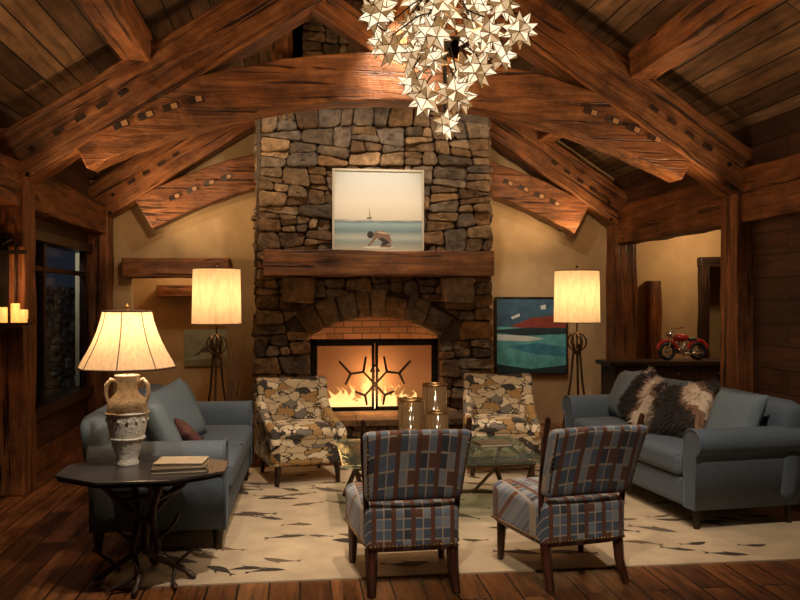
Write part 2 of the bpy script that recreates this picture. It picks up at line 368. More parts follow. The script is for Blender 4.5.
def stones(g,polys,mp,mi=0,prot=(0.03,0.09),gap=0.004):
    for p in polys:
        q=inset(p,gap)
        if not q or abs(area(q))<0.0012: continue
        r=[];n=len(q); jt=0.011
        for i in range(n):
            a=q[i];b=q[(i+1)%n]; l=math.hypot(b[0]-a[0],b[1]-a[1]); cc=min(0.22,U(0.012,0.04)/max(l,1e-4))
            r.append((a[0]*(1-cc)+b[0]*cc,a[1]*(1-cc)+b[1]*cc))
            m_=max(1,int(l/0.07))
            for k in range(1,m_+1):
                t=k/(m_+1); r.append((a[0]*(1-t)+b[0]*t+U(-jt,jt)*0.6,a[1]*(1-t)+b[1]*t+U(-jt,jt)*0.6))
            r.append((a[0]*cc+b[0]*(1-cc),a[1]*cc+b[1]*(1-cc)))
        c=cen(r); h=U(*prot); m=len(r); col=random.choice(STC); k=U(0.65,1.25); col=tuple(x*k for x in col)
        vs=[];tx=U(-.16,.16);tz=U(-.2,.12); se=U(0,50)
        for (s_,hh) in ((1.0,-0.03),(1.0,h*0.62),(0.95,h*0.9),(0.78,h),(0.5,h),(0.22,h)):
            for (x,z) in r:
                X=c[0]+(x-c[0])*s_; Z=c[1]+(z-c[1])*s_
                H=hh if hh<0 else hh+(noise.noise(Vector((X*7,Z*7,se)))*0.032+noise.noise(Vector((X*20,Z*20,se)))*0.014+tx*(X-c[0])+tz*(Z-c[1]))
                vs.append(mp(X,Z,H))
        vs.append(mp(c[0],c[1],h+U(-.004,.012)))
        fs=[]
        for i in range(5):
            for j in range(m): fs.append((i*m+j,i*m+(j+1)%m,(i+1)*m+(j+1)%m,(i+1)*m+j))
        for j in range(m): fs.append((5*m+j,5*m+(j+1)%m,6*m))
        g.add(vs,fs,mi,False,None,col)

# ================================================================== ROOM
XL,XR,XC=-2.4,4.1,0.85
YB=10.1; SL=0.65
def roofz(x): return 3.2+SL*(min(x-XL,XR-x))
g=Geo(); g.box(-2.9,6.8,-2.6,11.6,-0.1,0); g.build('floor',[M_floor])
g=Geo()
g.prism([(XL-0.5,roofz(XL-0.5)),(XC,roofz(XC)),(XR+0.5,roofz(XR+0.5)),(XR+0.5,roofz(XR+0.5)+0.15),(XC,roofz(XC)+0.15),(XL-0.5,roofz(XL-0.5)+0.15)],-2.6,11.6)
g.build('ceiling',[M_ceil])
g=Geo()
OX0,OX1,OZ=-2.05,-0.9,1.9
g.prism([(XL-0.3,0),(OX0,0),(OX0,OZ),(XL-0.3,OZ)],YB,YB+0.2)
g.prism([(XL-0.3,OZ),(XR+0.1,OZ),(XR+0.1,roofz(XR+0.1)+0.03),(XC,roofz(XC)+0.03),(XL-0.3,roofz(XL-0.3)+0.03)],YB,YB+0.2)
g.prism([(OX1,0),(XR+0.1,0),(XR+0.1,OZ),(OX1,OZ)],YB,YB+0.2)
g.build('wall_back',[M_plaster])
g=Geo(); g.box(-2.5,-0.5,11.2,11.35,0,2.6); g.box(-2.5,-2.3,10.3,11.2,0,2.6); g.box(-0.7,-0.5,10.3,11.2,0,2.6); g.box(-2.5,-0.5,10.3,11.35,2.4,2.6); g.build('wall_alcove',[M_plaster])
beam('lintel_alcove',(-2.12,10.02,1.99),(-0.85,10.02,1.99),0.2,0.24)
beam('trim_1',(-1.9,11.08,1.72),(-0.8,11.08,1.72),0.2,0.16)
# side room on the right
g=Geo(); g.box(XR+0.1,5.52,YB+0.3,YB+0.5,0,2.8); g.box(6.3,6.8,YB+0.3,YB+0.5,0,2.8); g.box(5.52,6.3,YB+0.3,YB+0.5,2.05,2.8); g.build('wall_side_room_back',[M_plaster])
g=Geo(); g.box(4.2,6.8,11.5,11.6,0,2.8); g.build('wall_hallway',[M_plaster])
g=Geo(); g.box(6.6,6.8,5.0,11.6,0,2.8); g.build('wall_side_room_right',[M_plaster])
g=Geo(); g.box(XR+0.15,6.8,5.0,6.8,0,2.8); g.build('wall_side_room_front',[M_plaster])
g=Geo(); g.box(XR+0.15,6.8,5.0,11.6,2.75,2.9); g.build('ceiling_side_room',[M_ceil])
dfr=empty('door_1',(5.91,YB+0.24,0))
beam('jamb_1',(-0.43,0,0),(-0.43,0,2.1),0.12,0.12,M_dark,dfr); beam('jamb_2',(0.43,0,0),(0.43,0,2.1),0.12,0.12,M_dark,dfr); beam('head',(-0.5,0,2.12),(0.5,0,2.12),0.12,0.14,M_dark,dfr)
beam('trim_2',(4.74,YB+0.2,0),(4.74,YB+0.2,1.86),0.16,0.18)
beam('trim_3',(4.1,YB+0.22,2.66),(6.6,YB+0.22,2.66),0.16,0.2)
# right wall
g=Geo(); g.box(XR,XR+0.12,-2.6,6.84,0,3.3); g.box(XR,XR+0.12,6.84,YB,2.8,3.3); g.build('wall_right',[M_wallwood])
# left wall
g=Geo(); g.box(XL-0.2,XL-0.05,-2.6,7.15,0,3.25); g.box(XL-0.2,XL-0.05,7.15,YB,0,0.5); g.box(XL-0.2,XL-0.05,7.15,YB,2.25,3.25); g.build('wall_left',[M_wallwood])
g=Geo(); g.box(XL-0.3,XR+0.2,-2.7,-2.55,0,5.3); g.build('wall_front',[M_wallwood])
g=Geo(); g.box(XL-0.05,XL-0.02,-2.5,6.8,0,0.2); g.box(XL-0.05,XL-0.02,7.2,9.7,0,0.2); g.build('baseboard_left',[M_beam])

wn=empty('window_1',(XL-0.1,8.45,0))
def wb(n,a,b,w,h): beam(n,a,b,w,h,M_dark,wn,rough=0.002,bev=0.005)
wb('sill',(0,-1.3,0.55),(0,1.3,0.55),0.22,0.1); wb('head',(0,-1.3,2.2),(0,1.3,2.2),0.2,0.1)
for i,yy in enumerate((-1.25,-0.3,1.25)): wb('mullion_%d'%i,(0,yy,0.55),(0,yy,2.2),0.08,0.07)
wb('transom',(0,-1.3,1.90),(0,1.3,1.90),0.07,0.05)
g=Geo(); g.box(-0.004,0.004,-1.25,1.25,0.55,2.2); g.build('glass_pane',[M_glass],parent=wn)
g=Geo(); ps=[]; split([(6.9,0),(13.5,0),(13.5,1.8),(6.9,1.8)],0.008,0.03,ps)
stones(g,ps,lambda x,z,h:(-3.5+h,x,z)); g.box(-3.8,-3.51,6.8,13.6,0,1.8,1,col=(0.9,0.9,0.9)); g.build('exterior_stone_wall',[stone('exterior_stone',0.8,(0.75,0.9,1.1)),M_mortar])
g=Geo(); g.box(-4.5,-2.9,6.6,13.8,-0.1,0); g.build('exterior_ground',[M_mortar])

for i,(x,y) in enumerate(((XL+0.02,7.0),(XL+0.02,9.85),(XR,7.0),(XR,9.85))):
    beam('timber_post',(x,y,0),(x,y,3.0),0.3,0.3)
beam('wall_plate_beam',(XL+0.02,-2.5,2.55),(XL+0.02,10.0,2.55),0.26,0.36)
beam('wall_plate_beam',(XR+0.02,-2.5,2.55),(XR+0.02,10.0,2.55),0.26,0.48)
beam('ridge_beam',(XC,-2.5,5.03),(XC,10.0,5.03),0.25,0.35)
for dx in (1.05,2.2):
    for x in (XL+dx,XR-dx):
        z=roofz(x)-0.17
        beam('purlin',(x,-2.5,z),(x,10.0,z),0.24,0.26)

M_peg=plain('peg_wood',(0.42,0.22,0.10),0.6)
def truss(Y,apex,foot):
    e=empty('roof_truss',(XC,Y,0))
    HW=3.25; XE=2.68
    for sgn,n in ((-1,'left'),(1,'right')):
        beam('principal_rafter_'+n,(sgn*(HW+0.12),0,2.64),(sgn*0.02,0,4.83),0.32,0.42,parent=e)
    g=Geo(); N=40; vs=[];fs=[]; hh=0.205; hw=0.14; k=(apex-foot)/(XE**2)
    for i in range(N+1):
        x=-XE+2*XE*i/N; z=apex-k*x*x; sl=-2*k*x; l=math.hypot(1,sl); nx,nz=-sl/l,1/l
        j=lambda:U(-0.007,0.007)
        for (a,b) in ((-1,-1),(1,-1),(1,1),(-1,1)):
            vs.append((x+nx*b*hh+j(),a*hw+j(),z+nz*b*hh+j()))
    for i in range(N):
        for q in range(4): fs.append((i*4+q,i*4+(q+1)%4,(i+1)*4+(q+1)%4,(i+1)*4+q))
    fs+=[(3,2,1,0),(N*4,N*4+1,N*4+2,N*4+3)]
    g.add(vs,fs); g.build('arched_chord',[M_beam],bevel=0.014,parent=e)
    beam('king_post',(0,0,apex+0.15),(0,0,4.9),0.24,0.26,parent=e)
    for sgn,n in ((-1,'left'),(1,'right')): beam('strut_'+n,(sgn*0.1,0,apex+0.25),(sgn*0.9,0,4.35),0.2,0.22,parent=e)
    # mortise slots with draw pegs, following the timbers
    g=Geo()
    for sgn in (-1,1):
        for i in range(4):
            x=sgn*(1.72+0.2*i); z=apex-k*x*x+0.02; an=-math.atan(-2*k*x)
            MM=Matrix.Translation((x,0,z))@Matrix.Rotation(an,4,'Y')
            g.box(-0.065,0.065,-hw-0.010,-hw+0.01,-0.032,0.028,0,MM); g.box(0.005,0.055,-hw-0.016,-hw,-0.024,0.018,1,MM)
        for i in range(4):
            x=sgn*(2.3+0.17*i); z=4.83-(4.83-2.64)/3.37*abs(x)-0.02
            MM=Matrix.Translation((x,0,z))@Matrix.Rotation(sgn*0.576,4,'Y')
            g.box(-0.045,0.045,-0.172,-0.14,-0.02,0.02,0,MM)
    g.build('pegs',[M_dark,M_peg],parent=e)
    g=Geo()
    for sgn in (-1,1):
        for dx,dz in ((3.02,2.83),(3.18,2.70),(3.05,2.62)): g.ball((sgn*dx,-0.165,dz),0.022,0,8,sc=(1,0.5,1))
    g.build('iron_bolts',[M_iron],parent=e)
    return e
truss(7.0,3.53,2.87)
truss(9.85,3.34,2.62)
truss(2.6,3.53,2.87)

# ================================================================== FIREPLACE
fp=empty('stone_fireplace',(0,0,0))
FY=8.86
oa,ob,zs=0.11,1.55,1.2; ocx=0.83; Ri=1.34; ocz=0.07; Ro=1.62
outline=[(-0.53,0),(2.19,0),(2.1,4.0),(-0.40,4.0)]
ps=[]; split(outline,0.016,0.085,ps)
out=[]
for p in ps:
    c=cen(p); dx,dz=c[0]-ocx,c[1]-ocz; ang=math.degrees(math.atan2(dz,dx)); rr=math.hypot(dx,dz)
    if 54<ang<126 and c[1]>zs-0.1:
        far=max(math.hypot(a[0]-ocx,a[1]-ocz) for a in p)
        if far<Ro: continue
        if rr<Ro+0.4:
            nx,nz=-dx/rr,-dz/rr; p=clip(p,nx,nz,nx*ocx+nz*ocz-Ro)
    elif min(a[1] for a in p)<zs+0.15 and max(a[0] for a in p)>oa and min(a[0] for a in p)<ob:
        if c[0]<ocx: p=clip(p,1,0,oa)
        else: p=clip(p,-1,0,-ob)
    if len(p)>=3: out.append(p)
g=Geo(); mpf=lambda x,z,h:(x,FY-h,z)
stones(g,out,mpf,prot=(0.03,0.12))
n=8; a0,a1=math.radians(123),math.radians(57)
tt=[0]
for i in range(n): tt.append(tt[-1]+U(0.7,1.4))
tt=[t/tt[-1] for t in tt]
for i in range(n):
    t0=a0+(a1-a0)*tt[i]; t1=a0+(a1-a0)*tt[i+1]; ro=Ro+U(-0.05,0.04)
    P=lambda r,t:(ocx+r*math.cos(t),ocz+r*math.sin(t))
    poly=[P(Ri,t0),P(ro,t0),P(ro,t1),P(Ri,t1)]
    stones(g,[poly],mpf,prot=(0.08,0.13),gap=0.004)
    poly2=inset(poly if area(poly)>0 else poly[::-1],0.003)
    g.prism(poly2,FY-0.02,FY+0.3,0,col=random.choice(STC))
ps=[]; split([(0.02,4.0),(1.68,4.0),(1.68,5.1),(0.02,5.1)],0.018,0.09,ps); stones(g,ps,mpf)
for sx,X in ((-1,-0.47),(1,2.13)):
    ps=[]; split([(FY,0),(YB,0),(YB,4.0),(FY,4.0)],0.02,0.09,ps)
    stones(g,ps,(lambda sx,X:(lambda y,z,h:(X+sx*h,y,z)))(sx,X),prot=(0.0,0.03))
mc=(0.5,0.5,0.5)
g.box(-0.47,oa,FY,YB,0,4.0,1,col=mc); g.box(ob,2.13,FY,YB,0,4.0,1,col=mc); g.box(oa,ob,FY,YB,1.44,4.0,1,col=mc); g.box(0.05,1.65,FY,YB,4.0,5.12,1,col=mc)
g.box(oa,ob,FY,YB,0,0.34,1,col=mc)
g.build('chimney_breast',[M_stone,M_mortar],parent=fp)
g=Geo()
g.add([(oa,FY+0.05,0.35),(ob,FY+0.05,0.35),(ob-0.2,9.6,0.35),(oa+0.2,9.6,0.35),(oa,FY+0.05,1.45),(ob,FY+0.05,1.45),(ob-0.2,9.6,1.45),(oa+0.2,9.6,1.45)],[(0,1,2,3),(3,2,6,7),(0,3,7,4),(1,5,6,2),(4,7,6,5)])
g.build('firebox_lining',[M_fbrick],parent=fp)
g=Geo(); ps=[]; split([(-0.45,0),(2.1,0),(2.1,0.30),(-0.45,0.30)],0.01,0.04,ps); HY=8.3
stones(g,ps,lambda x,z,h:(x,HY-h,z),prot=(0.0,0.04)); g.box(-0.45,2.1,HY+0.0,FY-0.0,0,0.3,1,col=mc)
for sx,X in ((-1,-0.45),(1,2.1)):
    g.box(X-0.01,X+0.01,HY,FY,0,0.3,0,col=(0.2,0.15,0.1))
x=-0.5
while x<2.1:
    w=min(U(0.45,0.75),2.15-x); g.box(x+0.004,x+w-0.004,HY-0.07,FY,0.3,0.36,0,col=random.choice(STC)); x+=w
g.build('raised_hearth',[M_stone,M_mortar],parent=fp,bevel=0.0)
beam('fireplace_mantel',(-0.38,8.6,1.99),(2.08,8.6,1.99),0.36,0.27,wood('mantel_wood',(0.045,0.018,0.008),(0.17,0.070,0.028),(0.32,0.15,0.06),bs=1.0),fp)
g=Geo()
for cx in (-0.02,1.72):
    ps=[[(cx-0.16,1.58),(cx+0.16,1.56),(cx+0.18,1.85),(cx-0.17,1.85)]]
    stones(g,ps,lambda x,z,h:(x,8.64-h,z),prot=(0.06,0.08),gap=0.0); g.prism(inset(ps[0],0.004),8.62,8.9,0,col=STC[2])
g.build('corbels',[M_stone],parent=fp)
# fire screen with two framed doors
g=Geo(); SY=8.93
g.box(0.115,0.16,SY-0.02,SY+0.02,.36,1.16); g.box(1.50,1.545,SY-0.02,SY+0.02,.36,1.16); g.box(0.115,1.545,SY-0.02,SY+0.02,1.12,1.165); g.box(0.115,1.545,SY-0.02,SY+0.02,.36,.385)
for (x0,x1) in ((0.16,0.825),(0.835,1.50)):
    g.box(x0,x0+.03,SY-.03,SY-.01,.385,1.12); g.box(x1-.03,x1,SY-.03,SY-.01,.385,1.12); g.box(x0,x1,SY-.03,SY-.01,1.09,1.12); g.box(x0,x1,SY-.03,SY-.01,.385,.41)
# forged geometric emblem of straight Y-shaped bars, mirrored about the stiles
for sg in (-1,1):
    br=[[(0.0,.66),(0.13,.80)],[(0.13,.80),(0.10,.97)],[(0.13,.80),(0.27,.78)],[(0.27,.78),(0.40,.92)],[(0.27,.78),(0.33,.66)],[(0.0,.66),(0.11,.54)],[(0.11,.54),(0.09,.43)],[(0.11,.54),(0.22,.58)],[(0.0,.88),(0.05,.80)]]
    for b in br: g.tube([(0.83+sg*x,SY-0.04,z) for x,z in b],[0.016,0.012],0,6)
g.build('fire_screen_frame',[M_iron],parent=fp)
g=Geo()
for x0,x1 in ((0.19,0.795),(0.865,1.47)): g.box(x0,x1,SY-0.022,SY-0.018,.41,1.09)
g.build('fire_screen_mesh',[glassmat('screen_mesh',(0.9,0.82,0.74),0.3,0.3,(0.62,0.47,0.34),0.30)],parent=fp)
g=Geo()
for i,(x,y,z,l,a,r) in enumerate(((0.83,9.15,0.42,0.8,0.05,0.055),(0.7,9.3,0.43,0.7,-0.1,0.06),(0.95,9.22,0.52,0.65,0.25,0.05),(0.8,9.2,0.53,0.5,-0.3,0.04))):
    g.tube([(x-l/2*math.cos(a),y-l/2*math.sin(a),z),(x,y,z+0.01),(x+l/2*math.cos(a),y+l/2*math.sin(a),z+0.02)],[r,r*1.05,r*0.9],0,10)
for x in (0.55,1.1): g.tube([(x,9.02,0.36),(x,9.02,0.55)],0.012,0,6); g.tube([(x,9.02,0.38),(x,9.4,0.38)],0.012,0,6)
g.build('logs',[plain('charred_log',(0.03,0.018,0.012),0.9,var=0.5,scale=20,bs=0.8)],parent=fp)
g=Geo()
for i in range(60):
    x=U(0.36,1.30); y=U(8.99,9.3); h=U(0.10,0.34)*(1-abs(x-0.8)*0.7); ph=U(0,6); wd=U(0.7,1.5)
    pts=[];rd=[]
    for k in range(9):
        t=k/8; pts.append((x+0.05*math.sin(ph+t*5)*t,y+0.02*math.cos(ph+t*4),0.38+h*t)); rd.append(max(0.0015,0.042*wd*math.sin(math.pi*min(1,t*0.7+0.3))**1.3*(1-t*0.6)))
    g.tube(pts,rd,0,8)
g.build('flames',[emis('flame',(1.0,0.78,0.34),(1.0,0.34,0.06),4.0,(0.42,0.72))],parent=fp)

# ================================================================== PAINTINGS
def flatpoly(g,pts,y,mi): g.add([(p[0],y,p[1]) for p in pts],[tuple(range(len(pts)))],mi)
def blob(cx,cz,rx,rz,n=12,a=0): return [(cx+rx*math.cos(t)*math.cos(a)-rz*math.sin(t)*math.sin(a),cz+rx*math.cos(t)*math.sin(a)+rz*math.sin(t)*math.cos(a)) for t in [2*math.pi*i/n for i in range(n)]]
pt=empty('seascape_painting',(0.85,8.70,2.575)); W,H=0.96,0.86
g=Geo(); m1,nt,b=newmat('seascape_canvas'); tc=nt.nodes.new('ShaderNodeTexCoord'); sp=nt.nodes.new('ShaderNodeSeparateXYZ'); L(nt,tc.outputs['Object'],sp.inputs[0])
mr=nt.nodes.new('ShaderNodeMapRange'); mr.inputs[1].default_value=-H/2; mr.inputs[2].default_value=H/2; L(nt,sp.outputs[2],mr.inputs[0])
r=ramp(nt,[(0,(0.40,0.36,0.26)),(0.10,(0.23,0.29,0.28)),(0.16,(0.42,0.45,0.40)),(0.24,(0.15,0.23,0.25)),(0.33,(0.28,0.39,0.41)),(0.365,(0.12,0.19,0.22)),(0.385,(0.62,0.57,0.46)),(0.6,(0.66,0.63,0.54)),(1.0,(0.46,0.50,0.48))])
nz=noi(nt,objcoord(nt,False,(1,1,8)),6,4); ma=nt.nodes.new('ShaderNodeMath'); ma.operation='MULTIPLY_ADD'; ma.inputs[1].default_value=0.06; L(nt,nz,ma.inputs[0]); 
sb=nt.nodes.new('ShaderNodeMath'); sb.operation='SUBTRACT'; sb.inputs[1].default_value=0.03; L(nt,mr.outputs[0],sb.inputs[0]); L(nt,sb.outputs[0],ma.inputs[2]); L(nt,ma.outputs[0],r.inputs[0])
L(nt,r.outputs[0],b.inputs['Base Color']); b.inputs['Roughness'].default_value=0.7
g.box(-W/2,W/2,-0.0,0.03,-H/2,H/2); g.build('canvas',[m1],parent=pt)
g=Geo(); f=0.022
for a in ((-W/2-f,-W/2,-H/2-f,H/2+f),(W/2,W/2+f,-H/2-f,H/2+f),(-W/2,W/2,H/2,H/2+f),(-W/2,W/2,-H/2-f,-H/2)): g.box(a[0],a[1],-0.015,0.035,a[2],a[3])
g.build('frame',[plain('pale_frame',(0.50,0.45,0.36),0.4)],parent=pt)
# crouching bather: back, head, folded leg, arm reaching to the water
g=Geo(); y=-0.002; q=lambda pts:[(x*1.15+0.01,-0.40+(z+0.40)*1.1) for x,z in pts]
flatpoly(g,blob(0,-0.40,0.17,0.014),y-.0001,3)
flatpoly(g,q([(-0.07,-0.27),(-0.02,-0.235),(0.05,-0.24),(0.10,-0.28),(0.115,-0.33),(0.10,-0.365),(0.04,-0.345),(-0.02,-0.315)]),y-.0002,0)
flatpoly(g,q([(0.10,-0.35),(0.03,-0.30),(-0.01,-0.32),(0.03,-0.345),(0.01,-0.385),(0.05,-0.39)]),y-.0004,1)
flatpoly(g,q([(0.115,-0.35),(0.10,-0.375),(0.02,-0.385),(0.0,-0.40),(0.11,-0.40)]),y-.0006,0)
flatpoly(g,q([(-0.05,-0.29),(-0.02,-0.30),(-0.06,-0.35),(-0.10,-0.39),(-0.115,-0.385),(-0.08,-0.34)]),y-.0005,0)
flatpoly(g,q(blob(-0.085,-0.275,0.032,0.036)),y-.001,1); flatpoly(g,q(blob(0.03,-0.255,0.055,0.01,12,-0.15)),y-.0008,2)
flatpoly(g,[(-0.13,-0.075),(-0.07,-0.075),(-0.075,-0.088),(-0.125,-0.088)],y,1); flatpoly(g,[(-0.10,-0.07),(-0.098,0.01),(-0.08,-0.068)],y,2); g.box(-0.102,-0.099,y,y+.001,-0.08,0.03,1)
g.build('painted_figures',[plain('skin_paint',(0.20,0.12,0.08),0.7),plain('dark_paint',(0.03,0.025,0.022),0.7),plain('light_paint',(0.5,0.36,0.25),0.7),plain('foam_paint',(0.6,0.58,0.5),0.7)],parent=pt)

pt=empty('swimming_pool_painting',(2.97,YB-0.05,1.14)); W,H=0.92,0.96
g=Geo(); g.box(-W/2,W/2,0,0.03,-H/2,H/2,0); 
P=lambda x,z:((x-0.5)*W,(z-0.5)*H)
flatpoly(g,[P(0,0.62),P(0,1),P(1,1),P(1,0.62)],-0.001,1)
flatpoly(g,[P(0.18,0.62),P(0.5,0.74),P(1,0.78),P(1,0.60),P(0.45,0.60)],-0.002,2)
flatpoly(g,[P(0,0.58),P(0.5,0.61),P(1,0.60),P(1,0.52),P(0.35,0.50),P(0,0.54)],-0.003,3)
flatpoly(g,[P(0,0.52),P(0.4,0.50),P(0.7,0.46),P(0.45,0.42),P(0,0.44)],-0.0035,4)
flatpoly(g,[P(0.15,0.36),P(0.6,0.40),P(1,0.34),P(1,0.22),P(0.5,0.26)],-0.003,5)
flatpoly(g,[P(0,0.0),P(0,0.12),P(0.5,0.05),P(1,0.1),P(1,0)],-0.003,3)
flatpoly(g,[P(0.2,0.75),P(0.33,0.80),P(0.33,0.76),P(0.22,0.72)],-0.0035,4); flatpoly(g,[P(0.62,0.9),P(0.7,0.92),P(0.71,0.86),P(0.64,0.85)],-0.0035,4)
g.build('canvas',[plain('pool_turquoise',(0.13,0.48,0.52),0.5,var=0.35,scale=7),plain('pool_navy',(0.05,0.13,0.22),0.6,var=.4),plain('pool_maroon',(0.30,0.06,0.045),0.6,var=.3),plain('pool_shadow',(0.02,0.05,0.06),0.6,var=.3),plain('pool_white',(0.72,0.82,0.8),0.6),plain('pool_blue',(0.06,0.28,0.42),0.5,var=.3)],parent=pt)
g=Geo(); f=0.02
for a in ((-W/2-f,-W/2,-H/2-f,H/2+f),(W/2,W/2+f,-H/2-f,H/2+f),(-W/2,W/2,H/2,H/2+f),(-W/2,W/2,-H/2-f,-H/2)): g.box(a[0],a[1],-0.015,0.035,a[2],a[3])
g.build('frame',[M_dark],parent=pt)
pt=empty('bird_painting',(-1.25,11.15,0.95)); g=Geo(); W,H=0.62,0.5
g.box(-W/2,W/2,0,0.03,-H/2,H/2,0); 
flatpoly(g,blob(0.05,0,0.16,0.05,14,0.3),-0.002,1); flatpoly(g,blob(0.17,0.09,0.035,0.03),-0.002,1); flatpoly(g,[(-0.08,-.03),(-0.2,-.12),(-0.1,-0.09)],-0.002,1)
flatpoly(g,[(-W/2,-H/2),(W/2,-H/2),(W/2,-H/2+.12),(-W/2,-H/2+.08)],-0.0015,2); g.build('canvas',[plain('sage_paint',(0.28,0.33,0.26),0.7,var=.3,scale=5),plain('bird_paint',(0.1,0.08,0.06),0.7),plain('reed_paint',(0.2,0.18,0.1),0.7)],parent=pt)

# ================================================================== FURNITURE
def sofa(loc,rz):
    e=empty('sofa',loc,rz); Ln,D=2.2,0.95
    g=Geo()
    g.rbox((0,-0.02,0.235),(Ln-0.16,0.82,0.21),0.03)
    lean=lambda p:Vector((p.x,p.y+(p.z+0.3)*0.13,p.z+0.015*math.cos(p.x/Ln*math.pi)))
    g.rbox((0,0.30,0.50),(Ln-0.1,0.22,0.72),0.09,n=12,fn=lean)
    for sg in (-1,1):
        prof=[(-0.085,0.14),(-0.085,0.55)]
        for k in range(15):
            a=math.radians(165-k*(165+65)/14); prof.append((0.015+0.10*math.cos(a),0.600+0.095*math.sin(a)))
        prof+=[(0.055,0.48),(0.055,0.14)]
        cx=sg*(Ln/2-0.115)
        pl=[(cx+sg*x,z) for x,z in prof]
        g.prism(pl,-0.43,0.40,smooth=True)
        g.tube([(x,-0.43,z) for x,z in pl],0.008,0,6,closed=True)
    g.build('frame_upholstery',[M_blue],parent=e)
    g=Geo(); cw=(Ln-0.46)/2
    for i,sg in enumerate((-1,1)):
        g.rbox((sg*(cw/2+0.004),-0.13,0.425),(cw,0.66,0.17),0.05,n=10,puff=0.02)
        g.tube([(sg*(cw/2+0.004)+a*(cw/2-0.02),-0.13+b*0.312,0.49) for a,b in ((-1,-1),(1,-1),(1,1),(-1,1))],0.006,0,6,closed=True)
    g.build('seat_cushions',[M_blue],parent=e)
    g=Geo()
    for sx in (-1,1):
        for sy in (-0.38,0.36):
            g.tube([(sx*(Ln/2-0.13),sy,0.14),(sx*(Ln/2-0.13)+sx*0.01,sy,0)],[0.038,0.024],0,4)
    g.build('legs',[M_dark],parent=e)
    return Matrix.Translation(loc)@Matrix.Rotation(rz,4,'Z')
SLm=sofa((-0.88,6.20,0.012),math.pi/2-0.02); SRm=sofa((3.01,6.27,0.012),-math.pi/2+math.radians(6))
def pillow(name,S,lx,ly,lz,tilt,yaw,size,mat,th=0.17,roll=0):
    g=Geo(); g.rbox((0,0,0),(size,size,th),0.02,n=12,pillow=True); o=g.build(name,[mat])
    o.matrix_world=S@Matrix.Translation((lx,ly,lz))@Matrix.Rotation(math.radians(yaw),4,'Z')@Matrix.Rotation(math.radians(tilt),4,'X')@Matrix.Rotation(math.radians(roll),4,'Z'); return o
# local x runs along the sofa, -y is its front
pillow('throw_pillow',SLm,-0.64,0.03,0.72,64,14,0.46,M_blue2,roll=4)
pillow('throw_pillow',SLm,-0.12,0.02,0.74,66,-24,0.48,M_blue2,roll=10)
pillow('throw_pillow',SLm,0.62,0.08,0.71,66,0,0.42,M_blue2)
pillow('accent_pillow',SLm,-0.40,-0.12,0.62,50,16,0.26,M_red,0.10,roll=20)
pillow('throw_pillow',SRm,-0.82,0.05,0.72,66,-14,0.47,M_blue2,roll=5)
pillow('throw_pillow',SRm,0.80,0.04,0.71,64,10,0.45,M_blue2)

# fur pillows on the right sofa
def furpillow(lx,ly,lz,tilt,yaw,size,ph,roll):
    g=Geo()
    def colr(p):
        u=p.x/size; v=p.y/size; w=noise.noise(Vector((u*3+ph,v*3,ph)))*0.16
        d=abs(u*0.9+v*0.5+w-0.36)
        if d<0.09: return (0.70,0.58,0.46)
        if d<0.15: return (0.26,0.14,0.08)
        if u+w<-0.40: return (0.50,0.38,0.28)
        return (0.022,0.015,0.013)
    g.rbox((0,0,0),(size,size*0.86,0.20),0.02,n=16,pillow=True,colf=colr)
    base=[list(f) for f in g.f]; vv=list(g.v)
    for _ in range(11000):
        f=random.choice(base); a,b,c3=vv[f[0]],vv[f[1]],vv[f[2]]; dd=vv[f[3]]; s,t=R(),R()
        p=(a*(1-s)+b*s)*(1-t)+(dd*(1-s)+c3*s)*t; n=(b-a).cross(c3-a)
        if n.length<1e-9: continue
        n.normalize()
        if n.dot(p)<0: n=-n
        cc=colr(p); k=U(0.65,1.25); cc=tuple(x*k for x in cc)
        d=(n*0.6+Vector((U(-.35,.35),U(-1.0,-.1),U(-.3,.3)))).normalized()*U(0.03,0.065); w=Vector((U(-1,1),U(-1,1),U(-1,1))).normalized()*0.0035
        g.add([p-w,p+w,p+d],[(0,1,2)],0,False,None,cc)
    o=g.build('fur_pillow',[M_fur])
    o.matrix_world=SRm@Matrix.Translation((lx,ly,lz))@Matrix.Rotation(math.radians(yaw),4,'Z')@Matrix.Rotation(math.radians(tilt),4,'X')@Matrix.Rotation(math.radians(roll),4,'Z')
furpillow(-0.36,-0.02,0.73,60,-10,0.50,1.3,-12)
furpillow(0.28,-0.05,0.71,54,8,0.54,4.1,14)

